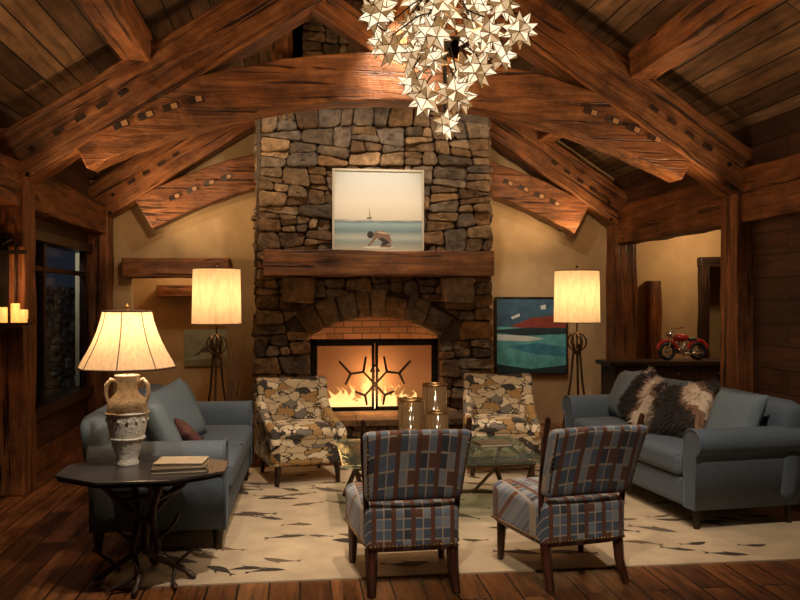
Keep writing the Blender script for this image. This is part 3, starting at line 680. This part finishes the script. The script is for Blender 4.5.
# plaid chairs (front = +Y)
M_chw=wood('chair_wood',(0.02,0.008,0.005),(0.07,0.025,0.013),(0.13,0.05,0.028),axis=2,rough=0.35,bs=0.2)
def plaid_chair(loc,rz):
    e=empty('plaid_side_chair',loc,rz)
    g=Geo()
    tap=lambda p:Vector((p.x*(1+0.22*(p.y/0.6)),p.y,p.z+ (0.0 if p.z<0 else 0.01)))
    g.rbox((0,0.02,0.345),(0.58,0.62,0.25),0.05,n=12,puff=0.02,fn=tap)
    def bk(p):
        t=(p.z+0.2)/0.4
        return Vector((p.x*(1+0.10*t),p.y-0.13*t-0.10*t*t*0.3-0.03*(1-(p.x/0.28)**2),p.z+0.012*math.cos(p.x*5)))
    g.rbox((0,-0.27,0.70),(0.53,0.08,0.40),0.03,n=12,fn=bk)
    g.build('upholstery',[M_plaid],parent=e)
    g=Geo()
    for sg in (-1,1):
        g.tube([(sg*0.235,-0.23,0.22),(sg*0.248,-0.235,0.40),(sg*0.258,-0.25,0.55),(sg*0.280,-0.335,0.80),(sg*0.286,-0.39,0.945),(sg*0.286,-0.393,0.96)],[0.018,0.018,0.016,0.016,0.016,0.010],0,6)
        g.tube([(sg*0.225,-0.24,0.24),(sg*0.225,-0.26,0.12),(sg*0.232,-0.32,0)],[0.036,0.032,0.022],0,4)
        g.tube([(sg*0.27,0.26,0.24),(sg*0.275,0.27,0.0)],[0.034,0.02],0,4)
    g.build('wood_frame',[M_chw],parent=e)
    g=Geo()
    for i in range(24):
        x=-0.25+0.50*i/23; 
        g.ball((x*0.93,-0.293,0.258),0.0085,0,6)
        y=-0.25+0.53*i/23
        for sg in (-1,1): g.ball((sg*(0.29*(1+0.22*(y/0.6))-0.001),y+0.02,0.258),0.0085,0,6)
    for i in range(14):
        z=0.53+0.36*i/13; t=(z-0.5)/0.4
        for sg in (-1,1): g.ball((sg*0.248*(1+0.1*t),-0.318-0.13*t-0.03*t*t,z),0.006,0,6)
    g.build('nailheads',[M_nail],parent=e)
plaid_chair((0.60,4.58,0.012),math.radians(2)); plaid_chair((1.535,4.57,0.012),math.radians(9))

# printed armchairs by the hearth (front = -Y)
def armchair(loc,rz):
    e=empty('printed_armchair',loc,rz); g=Geo()
    g.rbox((0,-0.02,0.29),(0.62,0.62,0.25),0.04,n=10)
    g.rbox((0,-0.06,0.43),(0.50,0.56,0.12),0.05,n=10,puff=0.02)
    def bk(p):
        t=(p.z+0.34)/0.68
        return Vector((p.x*(1+0.04*t),p.y+0.14*t-0.10*(abs(p.x)/0.35)**2,p.z-0.025*(1-(p.x/0.33)**2)))
    g.rbox((0,0.27,0.57),(0.64,0.12,0.62),0.045,n=14,fn=bk)
    for sg in (-1,1):
        prof=[(0.40,0.18),(0.40,0.70),(0.30,0.66),(0.15,0.55),(-0.05,0.49),(-0.25,0.46),(-0.325,0.43),(-0.335,0.36),(-0.32,0.18)]
        MM=Matrix.Translation((sg*0.295,0,0))@Matrix.Rotation(math.radians(90),4,'Z')
        g.prism([(y,z) for y,z in prof],-0.04,0.04,0,MM,smooth=True)
        g.tube([(sg*0.295,y,z) for y,z in prof[1:8]],[0.04,0.046,0.048,0.048,0.048,0.044,0.04],0,10)
    g.build('upholstery',[M_leaf],parent=e)
    g=Geo()
    for sx in (-1,1):
        for sy in (-0.28,0.3): g.tube([(sx*0.26,sy,0.18),(sx*0.27,sy+(0.04 if sy>0 else -0.01),0)],[0.03,0.017],0,4)
    g.build('legs',[M_dark],parent=e)
armchair((0.0,7.22,0.012),math.radians(14)); armchair((1.86,7.32,0.012),math.radians(-10))

# rug
e=empty('area_rug',(1.25,6.05,0)); g=Geo(); g.box(-2.35,2.45,-1.47,1.65,0.001,0.010); g.build('pile',[M_rug],parent=e)
g=Geo()
for i in range(120):
    x=U(-2.2,2.3); y=U(-1.35,1.5); a=U(-0.9,0.4)+(math.pi if R()<0.4 else 0); s=U(0.15,0.30); c=random.choice([(0.05,0.038,0.03),(0.10,0.07,0.045),(0.18,0.12,0.07),(0.08,0.06,0.045),(0.14,0.11,0.08)])
    bw=s*U(0.13,0.19)
    pts=[(s*(k/8-0.5),bw*math.sin(math.pi*(k/8)**1.3)*0.9+0.012*s) for k in range(9)]
    low=[(s*(k/8-0.5),-bw*math.sin(math.pi*(k/8)**1.3)*0.8-0.012*s) for k in range(8,-1,-1)]
    tail=[(-s*0.48,0.012*s),(-s*0.66,s*0.13),(-s*0.60,0),(-s*0.66,-s*0.13),(-s*0.48,-0.012*s)]
    fin=[(-0.05*s,bw*0.8),(-0.16*s,bw*1.7),(0.10*s,bw*0.85)]
    bend=U(-1.0,1.0)
    def tr(p): 
        px,py=p; py+=bend*px*px/s*0.5
        return (x+px*math.cos(a)-py*math.sin(a),y+px*math.sin(a)+py*math.cos(a),0.0107+i*0.000006)
    for sh_ in (pts+low,tail,fin): 
        pp=[tr(p) for p in sh_]; g.add(pp,[tuple(range(len(pp)))],0,False,None,c)
g.build('fish_motif',[M_fish],parent=e)

# coffee table
e=empty('glass_coffee_table',(1.02,6.02,0.012)); g=Geo(); g.rbox((0,0,0.44),(1.46,1.10,0.02),0.008,n=6); g.build('glass_top',[M_gtop],parent=e)
g=Geo()
for sx in (-1,1):
    for sy in (-1,1):
        g.tube([(sx*0.64,sy*0.46,0.43),(sx*0.58,sy*0.43,0.22),(sx*0.66,sy*0.47,0.0)],[0.018,0.018,0.024],0,8)
    g.tube([(sx*0.64,-0.46,0.415),(sx*0.64,0.46,0.415)],0.016,0,8)
    g.tube([(sx*0.58,-0.43,0.2),(sx*0.3,0,0.12),(sx*0.58,0.43,0.2)],0.013,0,8)
for sy in (-1,1): g.tube([(-0.64,sy*0.46,0.415),(0.64,sy*0.46,0.415)],0.016,0,8)
g.tube([(-0.3,0,0.12),(0.3,0,0.12)],0.013,0,8); g.build('metal_base',[M_bronze],parent=e)
M_smoke=glassmat('smoked_glass',(0.8,0.68,0.5),0.1,0.6,(0.42,0.30,0.17),0.35)
def hurricane(loc,r,h):
    e=empty('hurricane_candle_holder',loc); g=Geo()
    g.lathe([(r,0.0),(r,h),(r-0.004,h),(r-0.004,0.01)],0,28,caps=False); g.build('glass_cylinder',[M_smoke],parent=e)
    g=Geo(); g.lathe([(r+0.006,0),(r+0.006,0.035)],0,28); g.lathe([(r+0.003,h-0.012),(r+0.003,h),(r-0.005,h),(r-0.005,h-0.012)],0,28,caps=False)
    for k in range(8):
        a=2*math.pi*k/8; g.tube([((r+.002)*math.cos(a),(r+.002)*math.sin(a),0),((r+.002)*math.cos(a),(r+.002)*math.sin(a),h)],0.0016,0,4)
    g.build('metal_cage',[M_brass],parent=e)
    g=Geo(); g.lathe([(0.04,0.036),(0.04,0.036+h*0.35),(0.032,0.04+h*0.35)],0,16); g.build('candle',[M_candle],parent=e)
hurricane((1.02,6.02,0.464),0.092,0.50); hurricane((0.81,5.85,0.464),0.09,0.41); hurricane((0.98,5.66,0.464),0.075,0.34)
def book(g,cx,cy,z,w,d,h,rot,mi,pg):
    MM=Matrix.Translation((cx,cy,z))@Matrix.Rotation(rot,4,'Z')
    g.box(-w/2,w/2,-d/2,d/2,0,0.004,mi,MM); g.box(-w/2,w/2,-d/2,d/2,h-0.004,h,mi,MM); g.box(-w/2,-w/2+0.004,-d/2,d/2,0,h,mi,MM); g.box(-w/2+0.004,w/2-0.006,-d/2+0.006,d/2-0.006,0.004,h-0.004,pg,MM)
bk_m=[plain('book_cover_cream',(0.45,0.38,0.28),0.5,var=.2,scale=12),plain('book_cover_olive',(0.13,0.10,0.06),0.5,var=.3,scale=12),plain('book_pages',(0.55,0.47,0.36),0.8,var=0.1,scale=80),plain('book_cover_red',(0.20,0.05,0.03),0.5)]
g=Geo(); book(g,0,0,0,0.26,0.20,0.022,0.1,1,2); g.build('coffee_table_books',bk_m,loc=(1.50,6.15,0.464))

# side table
e=empty('branch_side_table',(-0.87,4.68,0)); g=Geo()
def oct_(r,ry,z0,z1,gg):
    pts=[(r*math.cos(math.pi/8+k*math.pi/4)*1.08,ry*math.sin(math.pi/8+k*math.pi/4)*1.08) for k in range(8)]
    gg.add([(x,y,z0) for x,y in pts]+[(x,y,z1) for x,y in pts],[tuple(range(8)),tuple(range(15,7,-1))]+[(i,(i+1)%8,(i+1)%8+8,i+8) for i in range(8)])
oct_(0.455,0.35,0.633,0.65,g); oct_(0.44,0.335,0.613,0.633,g); g.build('octagonal_top',[M_tabletop],parent=e,bevel=0.004)
g=Geo()
def branch(pts,r0,r1):
    P2=[]; pts=[Vector(p) for p in pts]
    for i in range(len(pts)-1):
        p0=pts[max(i-1,0)];p1=pts[i];p2=pts[i+1];p3=pts[min(i+2,len(pts)-1)]
        for k in range(5):
            t=k/5; P2.append(0.5*((2*p1)+(-p0+p2)*t+(2*p0-5*p1+4*p2-p3)*t*t+(-p0+3*p1-3*p2+p3)*t**3)+Vector((U(-1,1),U(-1,1),0))*0.005)
    P2.append(pts[-1]); n=len(P2); g.tube(P2,[(r0+(r1-r0)*i/(n-1))*U(0.8,1.25) for i in range(n)],0,8)
for k in range(4):
    a=k*math.pi/2+0.5; c,s=math.cos(a),math.sin(a); c2,s2=math.cos(a+1.3),math.sin(a+1.3); c3,s3=math.cos(a+2.6),math.sin(a+2.6)
    branch([(0.27*c,0.24*s,0.61),(0.15*c,0.13*s,0.48),(0.04*c2,0.04*s2,0.33),(0.07*c2,0.07*s2,0.2),(0.17*c3,0.16*s3,0.09),(0.28*c3,0.26*s3,0.02)],0.020,0.016)
    branch([(0.17*c3,0.16*s3,0.09),(0.2*math.cos(a+2.1),0.2*math.sin(a+2.1),0.05),(0.26*math.cos(a+1.9),0.25*math.sin(a+1.9),0.015)],0.015,0.009)
    branch([(0.06*c2,0.06*s2,0.24),(0.14*c2,0.14*s2,0.30),(0.19*c2,0.18*s2,0.38)],0.012,0.006)
    branch([(0.15*c,0.13*s,0.48),(0.20*c2,0.16*s2,0.53),(0.26*c2,0.22*s2,0.61)],0.013,0.010)
    branch([(0.17*c3,0.16*s3,0.10),(0.24*c3,0.22*s3,0.16),(0.29*c3,0.25*s3,0.19)],0.011,0.005)
g.build('branch_base',[M_branch],parent=e)
g=Geo(); book(g,0,0,0,0.30,0.23,0.028,0.12,1,2); book(g,0.01,0.01,0.028,0.27,0.20,0.024,-0.08,0,2); g.build('book_stack',bk_m,loc=(-0.67,4.60,0.651))

# jug lamp
e=empty('ceramic_jug_table_lamp',(-0.99,4.78,0.651)); g=Geo()
m_c,nt,b=newmat('crackle_ceramic'); v=objcoord(nt,False); f=noi(nt,v,34,6,0.7); r=ramp(nt,[(0.30,(0.45,0.38,0.30)),(0.40,(0.74,0.69,0.60)),(0.6,(0.90,0.87,0.80))]); L(nt,f,r.inputs[0]); L(nt,r.outputs[0],b.inputs['Base Color']); b.inputs['Roughness'].default_value=0.45; bump(nt,b,f,0.9,0.02)
prof=[(0.062,0),(0.066,0.012),(0.058,0.03),(0.066,0.06),(0.088,0.13),(0.105,0.21),(0.115,0.29),(0.113,0.34),(0.098,0.38),(0.07,0.405),(0.056,0.43),(0.055,0.475),(0.068,0.505),(0.072,0.515),(0.05,0.518)]
g.lathe(prof,0,32,wob=lambda a,z:1+(0.025*math.sin(a*10)*math.sin(z*30) if 0.1<z<0.37 else 0))
for zz,rr in ((0.30,0.119),(0.155,0.098)): g.tube([(rr*math.cos(t*math.pi/12),rr*math.sin(t*math.pi/12),zz) for t in range(24)],0.006,0,6,closed=True)
for k in range(14):
    a=2*math.pi*k/14; g.ball((0.112*math.cos(a),0.112*math.sin(a),0.26),0.011,0,8)
for sg in (-1,1):
    g.tube([(sg*0.055,0,0.475),(sg*0.09,0,0.49),(sg*0.115,0,0.46),(sg*0.12,0,0.41),(sg*0.11,0,0.37),(sg*0.095,0,0.36)],[0.012,0.013,0.013,0.012,0.012,0.012],0,8)
g.build('jug_base',[m_c],parent=e)
g=Geo(); g.tube([(0,0,0.5),(0,0,0.90)],0.008,0,8); g.ball((0,0,0.925),0.014,0,8); g.tube([(0,0,0.9),(0,0,0.93)],0.004,0,6)
for k in range(3):
    a=2*math.pi*k/3; g.tube([(0,0,0.885),(0.13*math.cos(a),0.13*math.sin(a),0.885)],0.003,0,5)
g.build('lamp_rod',[M_brass],parent=e)
sh=[(0.275,0.56),(0.255,0.60),(0.225,0.65),(0.195,0.71),(0.17,0.77),(0.15,0.83),(0.138,0.885)]
wv=lambda a,z:1-0.05*abs(math.sin(a*4))*(1.0 if z<0.8 else 0.6)
g=Geo(); g.lathe(sh,0,64,caps=False,wob=wv); g.build('bell_shade',[M_bell],parent=e)
g=Geo()
for k in range(8):
    a=k*math.pi/4; g.tube([(r*math.cos(a)*1.003,r*math.sin(a)*1.003,z) for r,z in sh],0.003,0,5)
for rr,zz in ((sh[0][0],sh[0][1]),(sh[-1][0],sh[-1][1])):
    g.tube([(rr*wv(t*math.pi/32,zz)*math.cos(t*math.pi/32),rr*wv(t*math.pi/32,zz)*math.sin(t*math.pi/32),zz) for t in range(64)],0.006,0,6,closed=True)
g.build('shade_trim',[M_trim],parent=e)

# floor lamps
def floorlamp(loc,rz):
    e=empty('tripod_floor_lamp',loc,rz); g=Geo()
    g.lathe([(0.235,1.37),(0.225,1.90)],0,40,caps=False); g.build('drum_shade',[M_shade],parent=e)
    g=Geo()
    for zz,rr in ((1.37,0.236),(1.90,0.226)): g.tube([(rr*math.cos(t*math.pi/20),rr*math.sin(t*math.pi/20),zz) for t in range(40)],0.005,0,6,closed=True)
    g.build('shade_trim',[M_trim],parent=e)
    g=Geo()
    g.tube([(0,0,0.95),(0,0,1.85)],0.009,0,8)
    for k in range(3):
        a=2*math.pi*k/3+0.5; g.tube([(0.03*math.cos(a),0.03*math.sin(a),1.15),(0.07*math.cos(a),0.07*math.sin(a),0.75),(0.20*math.cos(a),0.20*math.sin(a),0.0)],[0.012,0.012,0.014],0,8)
        g.tube([(0,0,1.84),(0.222*math.cos(a),0.222*math.sin(a),1.84)],0.004,0,5)
    for zz,rr in ((0.42,0.125),):
        g.tube([(rr*math.cos(t*math.pi/10),rr*math.sin(t*math.pi/10),zz) for t in range(20)],0.007,0,6,closed=True)
    for tilt in (0,60,120):
        MM=Matrix.Translation((0,0,1.17))@Matrix.Rotation(math.radians(tilt),4,'Z')@Matrix.Rotation(math.radians(80),4,'X')
        g.tube([(0.095*math.cos(t*math.pi/12),0.095*math.sin(t*math.pi/12),0) for t in range(24)],0.009,0,6,closed=True,M=MM)
    g.lathe([(0.03,1.04),(0.045,1.07),(0.03,1.10)],0,16)
    g.ball((0,0,1.94),0.016,0,8); g.build('iron_stand',[M_bronze],parent=e)
floorlamp((-0.80,7.9,0),0); floorlamp((2.83,7.95,0),0.6)

# console cabinet
e=empty('console_cabinet',(4.40,9.1,0)); g=Geo(); 
g.box(-0.84,0.84,-0.25,0.25,0.83,0.88); g.box(-0.78,0.78,-0.2,0.22,0.06,0.83); g.box(-0.80,0.80,-0.22,0.23,0.0,0.08)
for i in range(3):
    x0=-0.75+i*0.505; g.box(x0,x0+0.485,-0.215,-0.2,0.66,0.81); g.box(x0,x0+0.07,-0.215,-0.2,0.1,0.63); g.box(x0+0.415,x0+0.485,-0.215,-0.2,0.1,0.63); g.box(x0+.07,x0+.415,-0.215,-0.2,0.1,0.17); g.box(x0+.07,x0+.415,-0.215,-0.2,0.56,0.63)
    g.ball((x0+0.24,-0.225,0.735),0.014,1,8)
g.build('cabinet',[M_dark,M_brass],parent=e,bevel=0.004)
# model motorcycle (length along X)
e=empty('model_motorcycle',(4.50,9.0,0.883)); g=Geo()
for cx in (-0.19,0.19):
    g.tube([(cx+0.088*math.cos(t*math.pi/12),0,0.112+0.088*math.sin(t*math.pi/12)) for t in range(24)],0.024,0,8,closed=True)
    for k in range(8): a=k*math.pi/4; g.tube([(cx,0,0.112),(cx+0.08*math.cos(a),0,0.112+0.08*math.sin(a))],0.003,1,4)
    g.tube([(cx,-0.02,0.112),(cx,0.02,0.112)],0.022,1,10)
    g.tube([(cx+0.125*math.cos(a),0,0.11+0.125*math.sin(a)) for a in [math.radians(x) for x in range(15,175,14)]],0.026,2,8)
g.ball((-0.02,0,0.27),0.065,2,14,sc=(1.6,0.75,0.75)); g.ball((0.12,0,0.25),0.045,0,12,sc=(1.6,0.8,0.5))
g.ball((0.0,0,0.13),0.055,1,12,sc=(1.3,0.9,0.9)); 
for dx in (-0.03,0.03): g.tube([(dx*0.5,0,0.14),(dx*1.4,0,0.225)],0.024,1,8)
for sy in (-0.024,0.024):
    g.tube([(-0.19,sy,0.11),(-0.12,sy,0.36)],0.009,1,6); g.tube([(0.19,sy,0.11),(0.03,sy,0.12)],0.008,1,6)
    g.tube([(-0.03,sy*1.7,0.17),(-0.05,sy*1.8,0.09),(0.05,sy*1.8,0.075),(0.24,sy*1.8,0.09)],[0.010,0.012,0.014,0.018],1,8)
g.tube([(-0.05,-0.13,0.40),(-0.12,-0.04,0.37),(-0.12,0.04,0.37),(-0.05,0.13,0.40)],0.008,1,6)
g.ball((-0.165,0,0.315),0.04,1,10); g.tube([(-0.1,0,0.28),(0.05,0,0.26),(0.13,0,0.2),(0.03,0,0.1),(-0.08,0,0.12),(-0.1,0,0.28)],0.009,0,6)
g.tube([(0.0,0,0.08),(0.02,-0.06,0.005)],0.006,1,6); g.build('motorcycle_body',[plain('tyre_black',(0.015,0.015,0.015),0.5),plain('chrome',(0.65,0.6,0.52),0.2,0.9),plain('red_enamel',(0.42,0.03,0.02),0.2)],parent=e)

# wall sconce on the left post
e=empty('iron_candle_sconce',(-2.37,6.74,0)); g=Geo(); 
g.box(-0.03,0.03,0.05,0.09,1.45,2.14); g.tube([(0,0.06,2.08),(0.06,0,2.13),(0.10,0,2.08),(0.11,0,2.02)],0.010,0,6)
g.tube([(0.11,0,2.03),(0.11,0,1.42)],0.008,0,6); g.box(-0.04,0.23,-0.08,0.07,1.40,1.42); g.tube([(0,0.06,1.55),(0.06,0,1.48),(0.11,0,1.42)],0.008,0,6)
g.box(0.0,0.19,-0.03,0.03,1.97,2.0); g.tube([(0.01,0,1.98),(0.01,0,2.05),(0.11,0,2.10)],0.006,0,6)
for a in ((-0.04,-0.08),(0.23,-0.08),(0.23,0.07),(-0.04,0.07)): g.tube([(a[0],a[1],1.41),(a[0],a[1],1.45)],0.005,0,5)
g.build('bracket',[M_iron],parent=e)
g=Geo()
for x,y,h in ((0.02,-0.02,0.12),(0.105,0.01,0.15),(0.18,-0.03,0.10)): g.lathe([(0.034,1.42),(0.034,1.42+h),(0.026,1.423+h)],0,14,c=(x,y,0))
g.build('candles',[plain('glowing_wax',(0.9,0.65,0.35),0.5,em=(1,0.45,0.10),es=0.8)],parent=e)

# dried branches
g=Geo()
for i in range(22):
    a=U(0,6.28); r=U(0.05,0.22); h=U(0.9,1.3); g.tube([(0,0,0.3),(0.3*r*math.cos(a),0.3*r*math.sin(a),h*0.6),(r*math.cos(a+.2),r*math.sin(a+.2),h)],[0.005,0.004,0.002],0,5)
g.lathe([(0.09,0),(0.13,0.12),(0.12,0.3),(0.08,0.38),(0.095,0.42)],1,20)
g.build('vase_of_dried_branches',[plain('dry_twig',(0.16,0.09,0.05),0.8),plain('dark_vase',(0.05,0.035,0.025),0.4)],loc=(-0.70,8.45,0))

# chandelier
CX,CY=1.04,5.7
ch=empty('star_chandelier',(CX,CY,0))
bm=bmesh.new(); bmesh.ops.create_icosphere(bm,subdivisions=1,radius=0.068); iv=[v.co.copy() for v in bm.verts]; fa=[([v.index for v in f.verts],f.normal.copy()) for f in bm.faces]; bm.free()
levels=[(2.86,0.02,1,1.0),(3.05,0.14,3,1.0),(3.24,0.25,4,1),(3.42,0.42,6,1),(3.46,0.10,1,1),(3.58,0.53,7,1),(3.63,0.25,3,1),(3.78,0.45,6,1),(3.96,0.40,6,1),(4.12,0.2,3,1)]
gs=Geo(); ge=Geo(); gr=Geo()
for li,(z,r,n,s) in enumerate(levels):
    for k in range(n):
        a=2*math.pi*(k+0.37*li)/n+U(-.15,.15); rr=r*U(0.88,1.08); p=Vector((rr*math.cos(a),rr*math.sin(a),z+U(-.05,.05)))
        s2=s*U(0.85,1.08); Mx=Matrix.Translation(p)@Matrix.Rotation(U(0,6),4,Vector((U(-1,1),U(-1,1),1)).normalized())@Matrix.Scale(s2,4)
        for fi,(idx,nm) in enumerate(fa):
            ap=nm*0.138; q=[iv[i] for i in idx]
            for i in range(3): gs.add([q[i],q[(i+1)%3],ap],[(0,1,2)],random.choice((0,1,0,2)),False,Mx)
            for i in range(3): ge.tube([q[i],ap],[0.0042,0.0022],0,3,M=Mx,smooth=False)
        if rr>0.1: gr.tube([(0,0,z+0.28),(p.x*0.5,p.y*0.5,z+0.22),(p.x,p.y,p.z+0.1)],0.006,0,5)
gs.build('star_panes',[emis('star_glass_bright',(1.0,0.76,0.46),(1.0,0.87,0.64),1.3,scale=14),emis('star_glass_mid',(0.85,0.52,0.25),(1.0,0.70,0.40),0.8,scale=14),emis('star_glass_dim',(0.50,0.25,0.09),(0.85,0.50,0.22),0.5,scale=14)],parent=ch)
ge.build('star_leading',[M_brass],parent=ch)
gr.tube([(0,0,2.95),(0,0,4.9)],0.014,0,8); gr.build('stem_and_arms',[M_iron],parent=ch)

# ================================================================== LIGHTS
WARM=(1.0,0.65,0.34)
def point(n,loc,e,c=WARM,r=0.05):
    l=bpy.data.lights.new(n,'POINT'); l.energy=e; l.color=c; l.shadow_soft_size=r; o=bpy.data.objects.new(n,l); o.location=loc; COL.objects.link(o); return o
def spot(n,loc,tgt,e,ang=60,c=WARM,r=0.05,blend=0.6):
    l=bpy.data.lights.new(n,'SPOT'); l.energy=e; l.color=c; l.shadow_soft_size=r; l.spot_size=math.radians(ang); l.spot_blend=blend
    o=bpy.data.objects.new(n,l); o.location=loc; o.rotation_euler=(Vector(tgt)-Vector(loc)).to_track_quat('-Z','Y').to_euler(); COL.objects.link(o); return o
point('table_lamp_bulb',(-0.99,4.78,1.42),10)
point('floor_lamp_bulb',(-0.80,7.9,1.65),12); point('floor_lamp_bulb',(2.83,7.95,1.65),12)
point('chandelier_bulb',(CX,CY,3.05),16,r=0.2); point('chandelier_bulb',(CX,CY-0.75,3.6),18,r=0.1); point('chandelier_bulb',(CX,CY+0.75,3.6),24,r=0.1)
point('fire_light',(0.82,9.05,0.75),24,(1.0,0.46,0.17),0.12)
point('hearth_glow',(0.82,8.7,0.62),7,(1.0,0.45,0.16),0.1)
point('sconce_candle_light',(-2.2,6.5,1.75),6,(1,0.5,0.2),0.03)
COOLW=(1.0,0.80,0.60)
spot('picture_spotlight',(0.84,7.35,4.2),(0.84,8.8,2.6),95,34,COOLW)
spot('chimney_spotlight',(0.1,7.35,4.1),(0.1,8.85,2.7),100,85,COOLW); spot('chimney_spotlight',(1.6,7.35,4.1),(1.7,8.85,2.7),100,85,COOLW)
spot('camera_side_fill',(0.2,3.2,3.9),(-0.5,5.8,0.3),330,56,COOLW,blend=0.9)
spot('camera_side_fill',(1.8,3.0,4.1),(2.8,6.0,0.3),330,56,COOLW,blend=0.9)
spot('camera_side_fill',(1.0,4.2,4.3),(1.1,5.8,0),270,58,COOLW,blend=0.9)
spot('camera_side_fill',(0.2,1.2,4.0),(0.9,4.6,0.4),340,42,COOLW,blend=0.9)  # added camera-side fill for the front chairs, out of view under the ceiling
spot('camera_side_fill',(-0.7,3.4,3.8),(-0.95,4.8,0.9),110,42,COOLW,blend=0.9)
spot('camera_side_fill',(0.84,6.6,4.2),(0.84,7.9,0.5),190,66,COOLW,blend=0.9)
for x in (XL+0.35,XR-0.35):
    spot('beam_uplight',(x,6.6,2.0),(XC+(x-XC)*0.2,6.95,4.1),125,105,WARM,blend=1)
    spot('beam_uplight',(x,9.3,2.2),(XC+(x-XC)*0.3,9.7,4.0),90,120,WARM,blend=1)
    spot('beam_uplight',(x,3.8,2.4),(XC+(x-XC)*0.5,6.4,4.2),130,100,WARM,blend=1)
point('side_room_light',(5.3,9.6,2.4),26); point('alcove_light',(-1.5,10.75,2.2),10)
spot('console_fill_light',(4.6,8.0,2.6),(4.5,9.0,1.0),30,45,COOLW)  # added fill that brightens the model motorcycle, not a fixture of the room
spot('truss_accent_light',(-1.2,8.0,2.9),(-1.0,9.9,3.0),45,110); spot('truss_accent_light',(2.9,8.0,2.9),(2.8,9.9,3.0),45,110)
spot('painting_spotlight',(2.9,8.7,2.9),(2.97,10.05,1.1),40,55,COOLW)
spot('exterior_spotlight',(-2.85,9.2,2.5),(-3.45,11.2,0.9),45,100,(0.85,0.92,1.0),blend=1)
w=bpy.data.worlds.new('night'); scene.world=w; w.use_nodes=True; w.node_tree.nodes['Background'].inputs[0].default_value=(0.02,0.025,0.04,1); w.node_tree.nodes['Background'].inputs[1].default_value=0.5

# ================================================================== CAMERA
cd=bpy.data.cameras.new('camera'); cd.lens=36; cd.sensor_width=36; cd.clip_start=0.05
co=bpy.data.objects.new('camera',cd); co.location=(0,0,1.6); co.rotation_euler=(math.radians(90),0,math.radians(-7.125)); COL.objects.link(co); scene.camera=co
